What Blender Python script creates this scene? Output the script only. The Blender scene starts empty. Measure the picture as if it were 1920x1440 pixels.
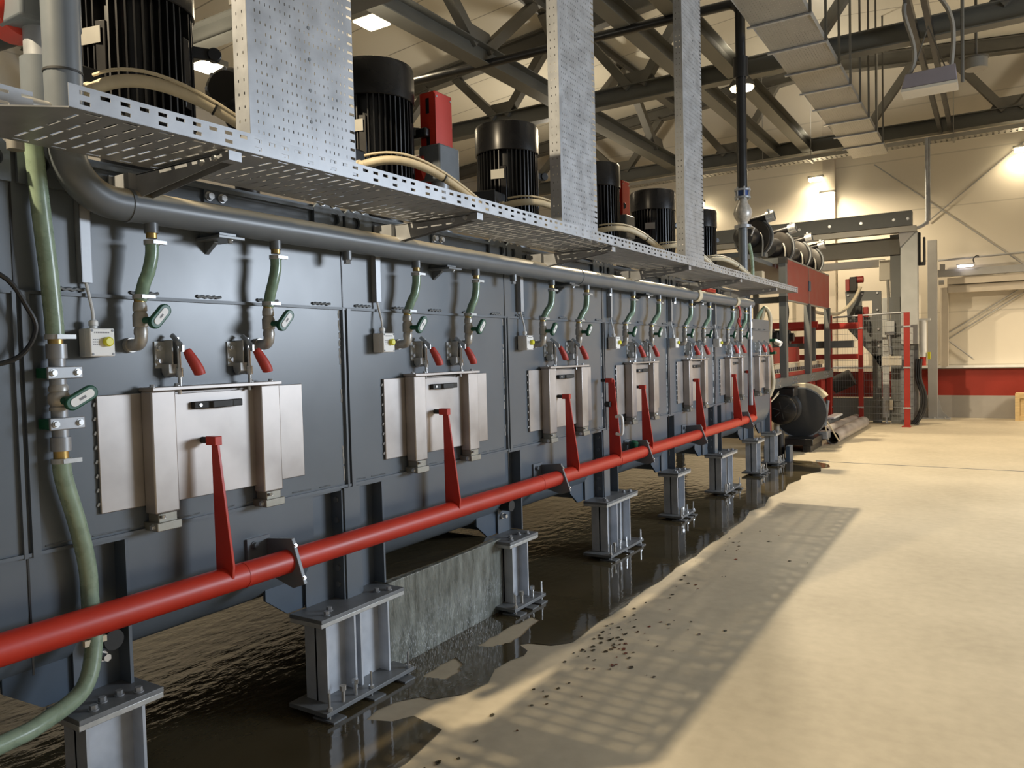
import bpy, math, random
from math import pi, sin, cos, radians
from mathutils import Vector, Matrix
from mathutils.geometry import tessellate_polygon
random.seed(7)
SC = bpy.context.scene
COL = SC.collection
ORD = ['first', 'second', 'third', 'fourth', 'fifth', 'sixth', 'seventh', 'eighth', 'ninth', 'tenth', 'eleventh', 'twelfth', 'thirteenth', 'fourteenth']

# ------------------------------------------------------------------ materials
def new_mat(name):
    m = bpy.data.materials.new(name); m.use_nodes = True
    nt = m.node_tree; b = nt.nodes['Principled BSDF']
    return m, nt, b

def mat(name, col, rough=.5, metal=0., noise=.12, scale=6., col2=None, bump=0., bscale=60., emit=0., trans=0., detail=4., rvar=.1, stretch=None):
    m, nt, b = new_mat(name)
    N, L = nt.nodes, nt.links
    b.inputs['Roughness'].default_value = rough
    b.inputs['Metallic'].default_value = metal
    if trans: b.inputs['Transmission Weight'].default_value = trans
    if emit:
        b.inputs['Emission Color'].default_value = (*col, 1); b.inputs['Emission Strength'].default_value = emit
    tc = N.new('ShaderNodeTexCoord')
    src = tc.outputs['Object']
    if stretch:
        mp = N.new('ShaderNodeMapping'); mp.inputs['Scale'].default_value = stretch
        L.new(src, mp.inputs[0]); src = mp.outputs[0]
    n = N.new('ShaderNodeTexNoise'); n.inputs['Scale'].default_value = scale; n.inputs['Detail'].default_value = detail
    L.new(src, n.inputs['Vector'])
    r = N.new('ShaderNodeValToRGB'); r.color_ramp.elements[0].position = .3; r.color_ramp.elements[1].position = .7
    c2 = col2 if col2 else tuple(min(1, c * (1 + noise)) for c in col)
    c1 = col if col2 else tuple(c * (1 - noise) for c in col)
    r.color_ramp.elements[0].color = (*c1, 1); r.color_ramp.elements[1].color = (*c2, 1)
    L.new(n.outputs['Fac'], r.inputs[0]); L.new(r.outputs[0], b.inputs['Base Color'])
    if rvar:
        mr = N.new('ShaderNodeMapRange'); mr.inputs[3].default_value = max(.02, rough - rvar); mr.inputs[4].default_value = min(1, rough + rvar)
        L.new(n.outputs['Fac'], mr.inputs[0]); L.new(mr.outputs[0], b.inputs['Roughness'])
    if bump:
        n2 = N.new('ShaderNodeTexNoise'); n2.inputs['Scale'].default_value = bscale
        L.new(src, n2.inputs['Vector'])
        bp = N.new('ShaderNodeBump'); bp.inputs['Strength'].default_value = bump; bp.inputs['Distance'].default_value = .01
        L.new(n2.outputs['Fac'], bp.inputs['Height']); L.new(bp.outputs[0], b.inputs['Normal'])
    return m

M = {}
M['grey'] = mat('slate_paint', (.108, .128, .152), .31, noise=.07, scale=2.5, rvar=.06)
M['grey_dark'] = mat('slate_paint_dark', (.10, .12, .145), .42, noise=.08, scale=3)
M['pipe_grey'] = mat('pipe_paint', (.125, .14, .155), .32, noise=.08, scale=9, rvar=.08)
M['weld'] = mat('weld_bead', (.16, .175, .19), .4, noise=.2, scale=40)
M['chip'] = mat('chipped_paint', (.62, .64, .66), .5, noise=.2, scale=40)
M['stainless'] = mat('stainless_sheet', (.30, .275, .26), .42, metal=.55, scale=3.0, col2=(.50, .465, .445), rvar=.13)
M['steel'] = mat('bright_steel', (.62, .63, .64), .3, metal=.8, noise=.1, scale=30)
M['galv'] = mat('galvanised', (.27, .28, .295), .42, metal=.45, scale=9, col2=(.38, .39, .41), rvar=.1)
M['galv_beam'] = mat('galvanised_beam', (.40, .43, .48), .45, metal=.25, scale=7, col2=(.60, .63, .68), rvar=.1)
M['plate'] = mat('grey_plate', (.17, .18, .19), .5, metal=.3, noise=.15, scale=14)
M['foot'] = mat('foot_bracket', (.28, .27, .235), .45, metal=.6, noise=.12, scale=20)
M['red'] = mat('red_paint', (.47, .028, .013), .42, noise=.1, scale=5, rvar=.06)
M['red_dark'] = mat('red_panel', (.27, .03, .022), .45, noise=.08, scale=3)
M['red_grip'] = mat('red_rubber', (.46, .045, .032), .5, noise=.1, scale=20)
M['black'] = mat('black_enamel', (.012, .012, .013), .34, noise=.2, scale=8)
M['cowl'] = mat('black_cowl', (.018, .017, .017), .28, metal=.5, noise=.2, scale=5)
M['rubber'] = mat('black_rubber', (.015, .015, .015), .6, noise=.2, scale=20)
M['fan'] = mat('brown_black_casting', (.022, .019, .016), .4, metal=.2, noise=.2, scale=8)
M['plinth'] = mat('grey_plinth', (.32, .30, .28), .55, noise=.06, scale=3)
M['bracket'] = mat('bracket_paint', (.14, .155, .175), .42, noise=.1, scale=6)
M['red_board'] = mat('red_board', (.26, .02, .010), .5, noise=.1, scale=2)
M['zinc'] = mat('bright_zinc', (.46, .47, .47), .36, metal=.35, noise=.1, scale=30)
M['red_post'] = mat('red_post', (.29, .02, .012), .45, noise=.1, scale=4)
M['cream'] = mat('cream_cable', (.60, .52, .37), .5, noise=.1, scale=15)
M['hose'] = mat('green_hose', (.235, .31, .225), .28, noise=.16, scale=22, rvar=.06)
M['hose2'] = mat('green_clear_hose', (.20, .30, .215), .22, noise=.2, scale=30, rvar=.06)
M['ghandle'] = mat('green_plastic', (.008, .085, .045), .4, noise=.1, scale=20)
M['white'] = mat('white_plastic', (.80, .80, .79), .45, noise=.03, scale=10)
M['boxgrey'] = mat('box_plastic', (.68, .68, .68), .5, noise=.03, scale=10)
M['offwhite'] = mat('cabinet_white', (.48, .45, .38), .5, noise=.04, scale=5)
M['ink'] = mat('grey_print', (.22, .22, .24), .6, noise=.05)
M['yellow'] = mat('yellow_button', (.75, .72, .03), .35, noise=.05)
M['brass'] = mat('brass', (.50, .34, .12), .35, metal=.8, noise=.2, scale=40)
M['nickel'] = mat('nickel_valve', (.42, .40, .37), .38, metal=.35, noise=.2, scale=30)
M['blue'] = mat('blue_paint', (.015, .05, .2), .4, noise=.1)
M['bluegrey'] = mat('blue_grey_bracket', (.05, .075, .11), .45, noise=.1)
M['truss'] = mat('truss_paint', (.095, .088, .072), .55, noise=.1, scale=3)
M['truss_green'] = mat('girder_paint', (.082, .080, .068), .5, noise=.1, scale=3)
M['gate'] = mat('gate_paint', (.11, .115, .112), .5, noise=.08, scale=3)
M['col_light'] = mat('column_galv', (.42, .43, .42), .5, metal=.2, noise=.08, scale=4)
M['wall_post'] = mat('post_paint', (.34, .335, .33), .5, noise=.06, scale=4)
M['wall_beige'] = mat('beige_frame', (.52, .46, .38), .55, noise=.05, scale=4)
M['duct'] = mat('tray_zinc', (.27, .26, .235), .45, metal=.35, noise=.08, scale=5)
M['heater'] = mat('heater_body', (.20, .18, .20), .5, noise=.06, scale=4)
M['wood'] = mat('crate_wood', (.55, .40, .20), .7, noise=.15, scale=6, stretch=(1, 1, 8))
M['leaf'] = mat('green_leaf', (.35, .5, .05), .5, noise=.2, scale=40)
M['conc'] = mat('wet_concrete', (.085, .09, .078), .17, scale=6, col2=(.26, .275, .25), bump=.8, bscale=30, rvar=.12, stretch=(1, 3.5, .8))
M['glow'] = mat('lamp_glow', (1, .86, .58), .5, emit=26, noise=0, rvar=0)
M['glow_cool'] = mat('tube_glow', (1, .93, .97), .5, emit=9, noise=0, rvar=0)

def dusty(name, col, dust, rough):
    # settled dust lying on the upward facing side of a pipe
    m = mat(name, col, rough, noise=.08, scale=9, rvar=.06); nt = m.node_tree; N, L = nt.nodes, nt.links; b = N['Principled BSDF']
    src = b.inputs['Base Color'].links[0].from_socket
    g = N.new('ShaderNodeNewGeometry'); sp = N.new('ShaderNodeSeparateXYZ'); L.new(g.outputs['Normal'], sp.inputs[0])
    tc = N.new('ShaderNodeTexCoord'); n = N.new('ShaderNodeTexNoise'); n.inputs['Scale'].default_value = 5; n.inputs['Detail'].default_value = 6; L.new(tc.outputs['Object'], n.inputs['Vector'])
    ad = N.new('ShaderNodeMath'); ad.operation = 'MULTIPLY_ADD'; ad.inputs[1].default_value = .5; L.new(n.outputs['Fac'], ad.inputs[0]); L.new(sp.outputs[2], ad.inputs[2])
    mr = N.new('ShaderNodeMapRange'); mr.inputs[1].default_value = .58; mr.inputs[2].default_value = .86; L.new(ad.outputs[0], mr.inputs[0])
    mx = N.new('ShaderNodeMix'); mx.data_type = 'RGBA'; L.new(mr.outputs[0], mx.inputs[0]); L.new(src, mx.inputs[6]); mx.inputs[7].default_value = (*dust, 1)
    L.new(mx.outputs[2], b.inputs['Base Color'])
    return m
M['dusty_pipe'] = dusty('dusty_pipe', (.125, .14, .155), (.40, .35, .26), .36)

def floor_mat():
    m, nt, b = new_mat('concrete_floor'); N, L = nt.nodes, nt.links
    tc = N.new('ShaderNodeTexCoord')
    n1 = N.new('ShaderNodeTexNoise'); n1.inputs['Scale'].default_value = .9; n1.inputs['Detail'].default_value = 6
    n2 = N.new('ShaderNodeTexNoise'); n2.inputs['Scale'].default_value = 14; n2.inputs['Detail'].default_value = 8
    for n in (n1, n2): L.new(tc.outputs['Object'], n.inputs['Vector'])
    r = N.new('ShaderNodeValToRGB'); r.color_ramp.elements[0].position = .34; r.color_ramp.elements[1].position = .62
    r.color_ramp.elements[0].color = (.35, .30, .215, 1); r.color_ramp.elements[1].color = (.45, .39, .285, 1)
    mx = N.new('ShaderNodeMix'); mx.data_type = 'FLOAT'; mx.inputs[0].default_value = .35
    L.new(n1.outputs['Fac'], mx.inputs[2]); L.new(n2.outputs['Fac'], mx.inputs[3]); L.new(mx.outputs[0], r.inputs[0])
    L.new(r.outputs[0], b.inputs['Base Color']); b.inputs['Roughness'].default_value = .62
    bp = N.new('ShaderNodeBump'); bp.inputs['Strength'].default_value = .06; bp.inputs['Distance'].default_value = .01
    L.new(n2.outputs['Fac'], bp.inputs['Height']); L.new(bp.outputs[0], b.inputs['Normal'])
    return m
M['floor'] = floor_mat()

def seam_mat(name, c, axis, pitch, dark=.6, rough=.55, width=.012, fine=0):
    m, nt, b = new_mat(name); N, L = nt.nodes, nt.links
    tc = N.new('ShaderNodeTexCoord'); sp = N.new('ShaderNodeSeparateXYZ'); L.new(tc.outputs['Object'], sp.inputs[0])
    md = N.new('ShaderNodeMath'); md.operation = 'PINGPONG'; md.inputs[1].default_value = pitch / 2
    L.new(sp.outputs[axis], md.inputs[0])
    lt = N.new('ShaderNodeMath'); lt.operation = 'LESS_THAN'; lt.inputs[1].default_value = width; L.new(md.outputs[0], lt.inputs[0])
    n = N.new('ShaderNodeTexNoise'); n.inputs['Scale'].default_value = .6; L.new(tc.outputs['Object'], n.inputs['Vector'])
    r = N.new('ShaderNodeValToRGB')
    r.color_ramp.elements[0].color = (*[x * .93 for x in c], 1); r.color_ramp.elements[1].color = (*[min(1, x * 1.05) for x in c], 1)
    L.new(n.outputs['Fac'], r.inputs[0])
    mx = N.new('ShaderNodeMix'); mx.data_type = 'RGBA'
    L.new(lt.outputs[0], mx.inputs[0]); L.new(r.outputs[0], mx.inputs[6]); mx.inputs[7].default_value = (*[x * dark for x in c], 1)
    L.new(mx.outputs[2], b.inputs['Base Color']); b.inputs['Roughness'].default_value = rough
    if fine:
        w = N.new('ShaderNodeMath'); w.operation = 'PINGPONG'; w.inputs[1].default_value = fine / 2; L.new(sp.outputs[axis], w.inputs[0])
        bp = N.new('ShaderNodeBump'); bp.inputs['Strength'].default_value = .25; bp.inputs['Distance'].default_value = .02
        L.new(w.outputs[0], bp.inputs['Height']); L.new(bp.outputs[0], b.inputs['Normal'])
    return m
M['roof'] = seam_mat('roof_panel', (.58, .54, .45), 1, 1.15, .45, .4, .014, .12)
M['wall'] = seam_mat('wall_panel', (.68, .62, .52), 2, 1.15, .8, .5, .014)

def water_mat():
    m, nt, b = new_mat('dirty_water'); N, L = nt.nodes, nt.links
    tc = N.new('ShaderNodeTexCoord')
    b.inputs['Base Color'].default_value = (.030, .024, .012, 1); b.inputs['Roughness'].default_value = .06
    b.inputs['IOR'].default_value = 1.5
    sp = N.new('ShaderNodeSeparateXYZ'); L.new(tc.outputs['Object'], sp.inputs[0])
    amp = N.new('ShaderNodeMapRange'); amp.inputs[1].default_value = -2.45; amp.inputs[2].default_value = -3.1   # ripples where the drips fall, still film nearer the aisle
    amp.inputs[3].default_value = .02; amp.inputs[4].default_value = .16
    L.new(sp.outputs[0], amp.inputs[0])
    mp = N.new('ShaderNodeMapping'); mp.inputs['Scale'].default_value = (1, .55, 1); L.new(tc.outputs['Object'], mp.inputs[0])
    n = N.new('ShaderNodeTexNoise'); n.inputs['Scale'].default_value = 13; n.inputs['Detail'].default_value = 4; L.new(mp.outputs[0], n.inputs['Vector'])
    bp = N.new('ShaderNodeBump'); bp.inputs['Distance'].default_value = .05
    L.new(amp.outputs[0], bp.inputs['Strength']); L.new(n.outputs['Fac'], bp.inputs['Height']); L.new(bp.outputs[0], b.inputs['Normal'])
    n2 = N.new('ShaderNodeTexNoise'); n2.inputs['Scale'].default_value = 2.2; L.new(tc.outputs['Object'], n2.inputs['Vector'])
    r = N.new('ShaderNodeValToRGB'); r.color_ramp.elements[0].color = (.036, .029, .015, 1); r.color_ramp.elements[1].color = (.095, .076, .044, 1)
    L.new(n2.outputs['Fac'], r.inputs[0]); L.new(r.outputs[0], b.inputs['Base Color'])
    return m
M['water'] = water_mat()

# ------------------------------------------------------------------ mesh helpers
class MB:
    def __init__(s): s.v = []; s.f = []; s.m = []
    def mark(s): s.m.append((len(s.v), len(s.f))); return s
    def add(s, vs, fs):
        o = len(s.v); s.v += [Vector(p) for p in vs]; s.f += [tuple(o + i for i in f) for f in fs]; return s
    def box(s, x0, x1, y0, y1, z0, z1, mtx=None):
        vs = [Vector((x, y, z)) for z in (z0, z1) for y in (y0, y1) for x in (x0, x1)]
        if mtx: vs = [mtx @ p for p in vs]
        return s.add(vs, [(0, 2, 3, 1), (4, 5, 7, 6), (0, 1, 5, 4), (2, 6, 7, 3), (0, 4, 6, 2), (1, 3, 7, 5)])
    def bar(s, p0, p1, w, h, up=(0, 0, 1)):
        p0, p1 = Vector(p0), Vector(p1); d = (p1 - p0); L = d.length; d.normalize()
        u = Vector(up)
        if abs(d.dot(u)) > .98: u = Vector((1, 0, 0))
        a = d.cross(u).normalized(); b = a.cross(d).normalized()
        mtx = Matrix((a, d, b)).transposed().to_4x4(); mtx.translation = p0
        return s.box(-w / 2, w / 2, 0, L, -h / 2, h / 2, mtx)
    def cyl(s, p0, p1, r, r1=None, n=16, cap=True):
        return s.tube([p0, p1], r, n, cap, r1)
    def tube(s, pts, r, n=12, cap=True, r1=None, rs=None):
        pts = [Vector(p) for p in pts]; K = len(pts)
        t = []
        for i in range(K):
            a = pts[max(0, i - 1)]; b = pts[min(K - 1, i + 1)]; t.append((b - a).normalized())
        u = Vector((0, 0, 1)) if abs(t[0].z) < .9 else Vector((1, 0, 0))
        u = (u - t[0] * u.dot(t[0])).normalized()
        o = len(s.v)
        for i in range(K):
            u = (u - t[i] * u.dot(t[i])).normalized(); w = t[i].cross(u)
            rr = rs[i] if rs else (r if r1 is None else r + (r1 - r) * i / (K - 1))
            for k in range(n):
                a = 2 * pi * k / n; s.v.append(pts[i] + (u * cos(a) + w * sin(a)) * rr)
        for i in range(K - 1):
            for k in range(n):
                k2 = (k + 1) % n
                s.f.append((o + i * n + k, o + i * n + k2, o + (i + 1) * n + k2, o + (i + 1) * n + k))
        if cap:
            s.f.append(tuple(o + k for k in reversed(range(n)))); s.f.append(tuple(o + (K - 1) * n + k for k in range(n)))
        return s
    def ring(s, p0, p1, ro, ri, n=24):   # hollow tube
        p0, p1 = Vector(p0), Vector(p1); d = (p1 - p0).normalized()
        u = Vector((0, 0, 1)) if abs(d.z) < .9 else Vector((1, 0, 0)); u = (u - d * u.dot(d)).normalized(); w = d.cross(u)
        o = len(s.v)
        for p, r in ((p0, ro), (p1, ro), (p1, ri), (p0, ri)):
            for k in range(n):
                a = 2 * pi * k / n; s.v.append(p + (u * cos(a) + w * sin(a)) * r)
        for j in range(4):
            j2 = (j + 1) % 4
            for k in range(n):
                k2 = (k + 1) % n; s.f.append((o + j * n + k, o + j * n + k2, o + j2 * n + k2, o + j2 * n + k))
        return s
    def lathe(s, prof, p, d, n=28):      # prof: (radius, along)
        p, d = Vector(p), Vector(d).normalized()
        return s.tube([p + d * a for r, a in prof], 1, n, True, None, [max(r, .0005) for r, a in prof])
    def prism(s, poly, axis, a0, a1):    # poly in the two other axes (cyclic order x,y,z without axis)
        def P(u, v, a): return {'x': (a, u, v), 'y': (u, a, v), 'z': (u, v, a)}[axis]
        n = len(poly)
        vs = [P(u, v, a0) for u, v in poly] + [P(u, v, a1) for u, v in poly]
        fs = [tuple(reversed(range(n))), tuple(range(n, 2 * n))] + [(i, (i + 1) % n, n + (i + 1) % n, n + i) for i in range(n)]
        return s.add(vs, fs)
    def stad(s, mtx, x0, x1, hw, hl, n=8):
        pts = [(hw * cos(a), (hl - hw) + hw * sin(a)) for a in [pi * i / n for i in range(n + 1)]] + [(hw * cos(a), -(hl - hw) + hw * sin(a)) for a in [pi + pi * i / n for i in range(n + 1)]]
        q = MB().prism(pts, 'x', x0, x1); return s.add([mtx @ p for p in q.v], q.f)
    def hexbolt(s, p, d, r=.012, h=.012):
        p, d = Vector(p), Vector(d).normalized(); s.mark()
        s.cyl(p, p + d * h * .3, r * 1.35, n=14); return s.cyl(p + d * h * .3, p + d * h * 1.3, r, n=6)
    def perf(s, o, u, v, us, vs, hole):
        o, u, v = Vector(o), Vector(u), Vector(v); b = len(s.v); nu = len(us); nv = len(vs)
        for j in range(nv):
            for i in range(nu): s.v.append(o + u * us[i] + v * vs[j])
        for j in range(nv - 1):
            for i in range(nu - 1):
                if not hole(i, j): s.f.append((b + j * nu + i, b + j * nu + i + 1, b + (j + 1) * nu + i + 1, b + (j + 1) * nu + i))
        return s
    def ibeam(s, p0, p1, h, w, t=.012, side=(1, 0, 0)):   # flanges perpendicular to 'up' of the bar; h overall height, w flange width
        p0, p1 = Vector(p0), Vector(p1); d = (p1 - p0).normalized(); a = Vector(side); a = (a - d * a.dot(d)).normalized(); b = a.cross(d).normalized()
        for k in (-1, 1): s.bar(p0 + b * k * (h / 2 - t / 2), p1 + b * k * (h / 2 - t / 2), w, t, b)
        return s.bar(p0, p1, t, h - 2 * t, b)

def rootof(o):
    while o.parent: o = o.parent
    return o
def build(name, mb, m, parent=None, origin=None, bev=0, solid=0, flat=False):
    if len(mb.m) > 1:                       # marked pieces become objects of their own
        cuts = [(0, 0)] * (mb.m[0][0] > 0) + mb.m + [(len(mb.v), len(mb.f))]; first = None
        for (va, fa), (vb, fb) in zip(cuts[:-1], cuts[1:]):
            q = MB(); q.v = mb.v[va:vb]; q.f = [tuple(i - va for i in f) for f in mb.f[fa:fb]]
            o = build(name, q, m, parent, origin, bev, solid, flat); first = first or o
        return first
    off = Vector((0, 0, 0))
    if parent: off = rootof(parent).location.copy()
    elif origin is not None: off = Vector(origin)
    me = bpy.data.meshes.new(name)
    me.from_pydata([p - off for p in mb.v], [], mb.f); me.validate()
    import bmesh
    bm = bmesh.new(); bm.from_mesh(me); 
    if not solid: bmesh.ops.recalc_face_normals(bm, faces=bm.faces)
    bm.to_mesh(me); bm.free()
    me.materials.append(M[m] if isinstance(m, str) else m)
    if not flat:
        for p in me.polygons: p.use_smooth = True
        me.set_sharp_from_angle(angle=radians(38))
    o = bpy.data.objects.new(name, me); COL.objects.link(o)
    if parent: o.parent = parent
    else: o.location = off
    if solid:
        md = o.modifiers.new('thickness', 'SOLIDIFY'); md.thickness = solid; md.offset = 0
    if bev:
        md = o.modifiers.new('edge', 'BEVEL'); md.width = bev; md.segments = 2; md.limit_method = 'ANGLE'; md.angle_limit = radians(40)
    return o
def tag(o, label, cat, group=None, kind=None):
    o['label'] = label; o['category'] = cat
    if group: o['group'] = group
    if kind: o['kind'] = kind
    return o
def thing(name, label, cat, loc=(0, 0, 0), group=None):
    o = bpy.data.objects.new(name, None); COL.objects.link(o); o.location = loc; o.empty_display_size = .1
    return tag(o, label, cat, group)
def struct(o): o['kind'] = 'structure'; return o
def dup(root, loc, label, rotz=0):
    r = root.copy(); COL.objects.link(r); r.location = loc; r['label'] = label
    if rotz: r.rotation_euler = (0, 0, rotz)
    for ch in list(root.children):
        c = ch.copy(); COL.objects.link(c); c.parent = r
        for g in list(ch.children):
            d = g.copy(); COL.objects.link(d); d.parent = c
    return r
def arc(c, r, a0, a1, n, f):
    return [f(c, r, a0 + (a1 - a0) * i / n) for i in range(n + 1)]
def bez(p0, p1, p2, p3, n=14):
    p0, p1, p2, p3 = map(Vector, (p0, p1, p2, p3)); out = []
    for i in range(n + 1):
        t = i / n; out.append(p0 * (1 - t) ** 3 + p1 * 3 * t * (1 - t) ** 2 + p2 * 3 * t * t * (1 - t) + p3 * t ** 3)
    return out
def smooth(pts, n=6):
    pts = [Vector(p) for p in pts]; out = []
    for i in range(len(pts) - 1):
        a = pts[max(0, i - 1)]; b = pts[i]; c = pts[i + 1]; d = pts[min(len(pts) - 1, i + 2)]
        for k in range(n):
            t = k / n
            out.append(.5 * ((2 * b) + (c - a) * t + (2 * a - 5 * b + 4 * c - d) * t * t + (3 * b - a - 3 * c + d) * t ** 3))
    return out + [pts[-1]]

# ------------------------------------------------------------------ measured layout (metres; Y runs along the machine, X across the aisle)
F = -2.65                                   # front face of the machine
JOINT = [1.25, 2.71, 4.15, 5.59, 7.02, 8.45, 9.90]
HATCH = [1.95, 3.43, 4.87, 6.28, 7.71, 9.11, 10.40]
YW = 19.35                                  # far wall
def roofz(x): return 8.0 - .09 * abs(x + 3.3)

# ------------------------------------------------------------------ setting
mb = MB().box(-14, 9, -3, YW + .2, -.2, 0); struct(build('floor', mb, 'floor', origin=(0, 0, 0)))
mb = MB().box(-14, 9, YW, YW + .2, 0, 8.3); struct(build('wall_far', mb, 'wall', origin=(0, 0, 0)))
mb = MB().box(-14.2, -14, -3, YW + .2, 0, 8.3); struct(build('wall_left', mb, 'wall', origin=(0, 0, 0)))
mb = MB(); xs = [-14.2, -3.3, 9]
for a, b in ((xs[0], xs[1]), (xs[1], xs[2])):
    mb.add([(x, y, roofz(x) + dz) for dz in (0, .15) for y in (-3, YW + .2) for x in (a, b)], [(0, 2, 3, 1), (4, 5, 7, 6), (0, 1, 5, 4), (2, 6, 7, 3), (0, 4, 6, 2), (1, 3, 7, 5)])
struct(build('ceiling', mb, 'roof', origin=(0, 0, 0), flat=True))
# expansion joint strip across the floor, with a small drain cover
mb = MB().box(-2.0, 9, 11.365, 11.385, 0, .003); struct(build('trim_1', mb, 'plate', origin=(0, 11.37, 0)))
t = thing('floor_drain', 'small metal drain cover lying in the expansion joint of the beige floor', 'drain', (-2.03, 11.37, 0))
build('drain_plate', MB().box(-2.13, -1.97, 11.33, 11.41, 0, .012), 'steel', t)
# wall steelwork on the far wall
mb = MB(); mb.box(-3.38, -3.12, YW - .2, YW, 0, 7.9); struct(build('trim_2', mb, 'wall_beige', origin=(-3.25, YW, 0)))
mb = MB()
for p, q in (((-2.3, 5.7), (.9, 2.88)), ((-1.24, 4.3), (.9, 6.05)), ((-.84, 1.85), (.9, 3.02)), ((-.84, 1.72), (.9, 2.9)), ((-.84, 1.66), (-.40, 1.28))):
    mb.cyl((p[0], YW - .06, p[1]), (q[0], YW - .06, q[1]), .014, n=8)
t = thing('wall_brace_rods', 'thin diagonal brace rods crossing on the beige far wall', 'bracing', (-.5, YW - .06, 1))
build('rod', mb, 'wall_post', t)

# ------------------------------------------------------------------ roof steel
def chord_nodes(): return [-8.1, -5.3, -2.5, .3, 3.1]
def make_truss():
    t = thing('roof_truss', '', 'truss', (-3, 0, 6), 'steel trusses spanning the hall roof')
    y = 0
    build('bottom_chord', MB().ibeam((-14, y, 6.13), (9, y, 6.13), .30, .22, .02, (0, 1, 0)), 'truss_green', t)
    mb = MB()
    for a, b in ((-14, -3.3), (-3.3, 9)): mb.ibeam((a, y, roofz(a) - .18), (b, y, roofz(b) - .18), .3, .2, .02, (0, 1, 0))
    build('top_chord', mb, 'truss', t)
    ns = [-10.9, -8.1, -5.3, -2.5, .3, 3.1, 5.9]
    for x in ns:
        for sgn in (-1, 1):
            xt = x + sgn * 1.12
            mb = MB().bar((x + sgn * .12, y, 6.24), (xt - sgn * .06, y, roofz(xt) - .3), .15, .17, (0, 1, 0))
            build('diagonal', mb, 'truss', t)
        mb = MB().prism([(x - .42, 6.22), (x + .42, 6.22), (x + .24, 6.5), (x - .24, 6.5)], 'y', y - .012, y + .012)
        build('gusset', mb, 'truss', t)
    return t
TL = ['roof truss spanning the hall over the near motors', 'roof truss behind the black horizontal water pipe, above the second round lamp',
      'roof truss closest to the beige far wall', 'roof truss just above the nearest big motor']
tr = make_truss(); tr.location.y = 12.75; tr['label'] = 'roof truss passing behind the black pipe and the grey hanging heater'
dup(tr, (-3, 18.45, 6), 'roof truss directly in front of the beige far wall')
dup(tr, (-3, 6.95, 6), 'roof truss crossing the hall above the first black motors')
def girder(x, y0, y1, z, h, w, label):
    o = build('roof_girder', MB().ibeam((x, y0, z), (x, y1, z), h, w, .016, (1, 0, 0)), 'truss_green', origin=(x, y0, z))
    return tag(o, label, 'girder', 'long roof girders running towards the far wall')
t = thing('lattice_girder', 'long lattice roof girder with steep diagonals running behind the black motors', 'girder', (-6.55, 6, 6.12), 'long roof girders running towards the far wall')
build('bottom_beam', MB().ibeam((-6.55, -3, 6.12), (-6.55, 18.4, 6.12), .28, .26, .016, (1, 0, 0)), 'truss_green', t)
build('top_beam', MB().ibeam((-6.55, -3, 7.55), (-6.55, 18.4, 7.55), .2, .2, .016, (1, 0, 0)), 'truss', t)
for y in (2.55, 6.15, 9.75, 13.35, 16.95):
    for sg in (-1, 1):
        if y + sg * 1.7 < 18.5: build('diagonal', MB().bar((-6.55, y + sg * .15, 6.24), (-6.55, y + sg * 1.65, 7.46), .16, .15, (1, 0, 0)), 'truss', t)
    build('gusset', MB().prism([(y - .4, 6.25), (y + .4, 6.25), (y + .25, 6.52), (y - .25, 6.52)], 'x', -6.562, -6.538), 'truss', t)
girder(-4.25, 3, 18.4, 6.12, .26, .22, 'long roof girder running between the two perforated upright trays')
girder(-3.55, 3, 18.4, 6.12, .26, .22, 'long grey roof girder passing beside the vertical black pipe')
girder(-2.62, 3, 18.4, 5.95, .2, .12, 'dark roof girder beside the wide hanging cable tray')
# twin black bars under the roof
t = thing('twin_rail', 'pair of parallel black rails hanging below the roof, passing the grey heater', 'rail', (-.85, 8, 6))
for dx in (-.09, .09): build('rail', MB().bar((-.84 + dx, 4, 5.98), (-.84 + dx, 18.3, 5.98), .07, .12), 'black', t)
# far longitudinal tray below the wall lamps
us = [0, .3]; 
def wall_tray():
    t = thing('cable_tray', 'long perforated cable tray running across the hall under the roof truss by the far wall', 'cable tray', (-3, 18.2, 5.78))
    vs = [0]; 
    while vs[-1] < 17: vs += [vs[-1] + .06, vs[-1] + .10]
    mb = MB().perf((-12, 18.05, 5.76), (0, 1, 0), (1, 0, 0), [0, .05, .1, .15, .2, .25, .3], vs, lambda i, j: i in (1, 3, 4) and j % 2 == 1)
    build('tray_floor', mb, 'duct', t, solid=.003, flat=True)
    mb = MB().box(-12, 5, 18.05, 18.054, 5.76, 5.84); mb.box(-12, 5, 18.346, 18.35, 5.76, 5.84)
    build('side_wall', mb, 'duct', t)
    for x in (-6.3, -4.5, -3.45, -2.1, -.7, 1.1):
        mb = MB().cyl((x, 18.2, 5.74), (x, 18.2, roofz(x)), .008, n=6); mb.box(x - .02, x + .02, 18.0, 18.4, 5.73, 5.76)
        build('hanger_rod', mb, 'duct', t)
wall_tray()
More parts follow.
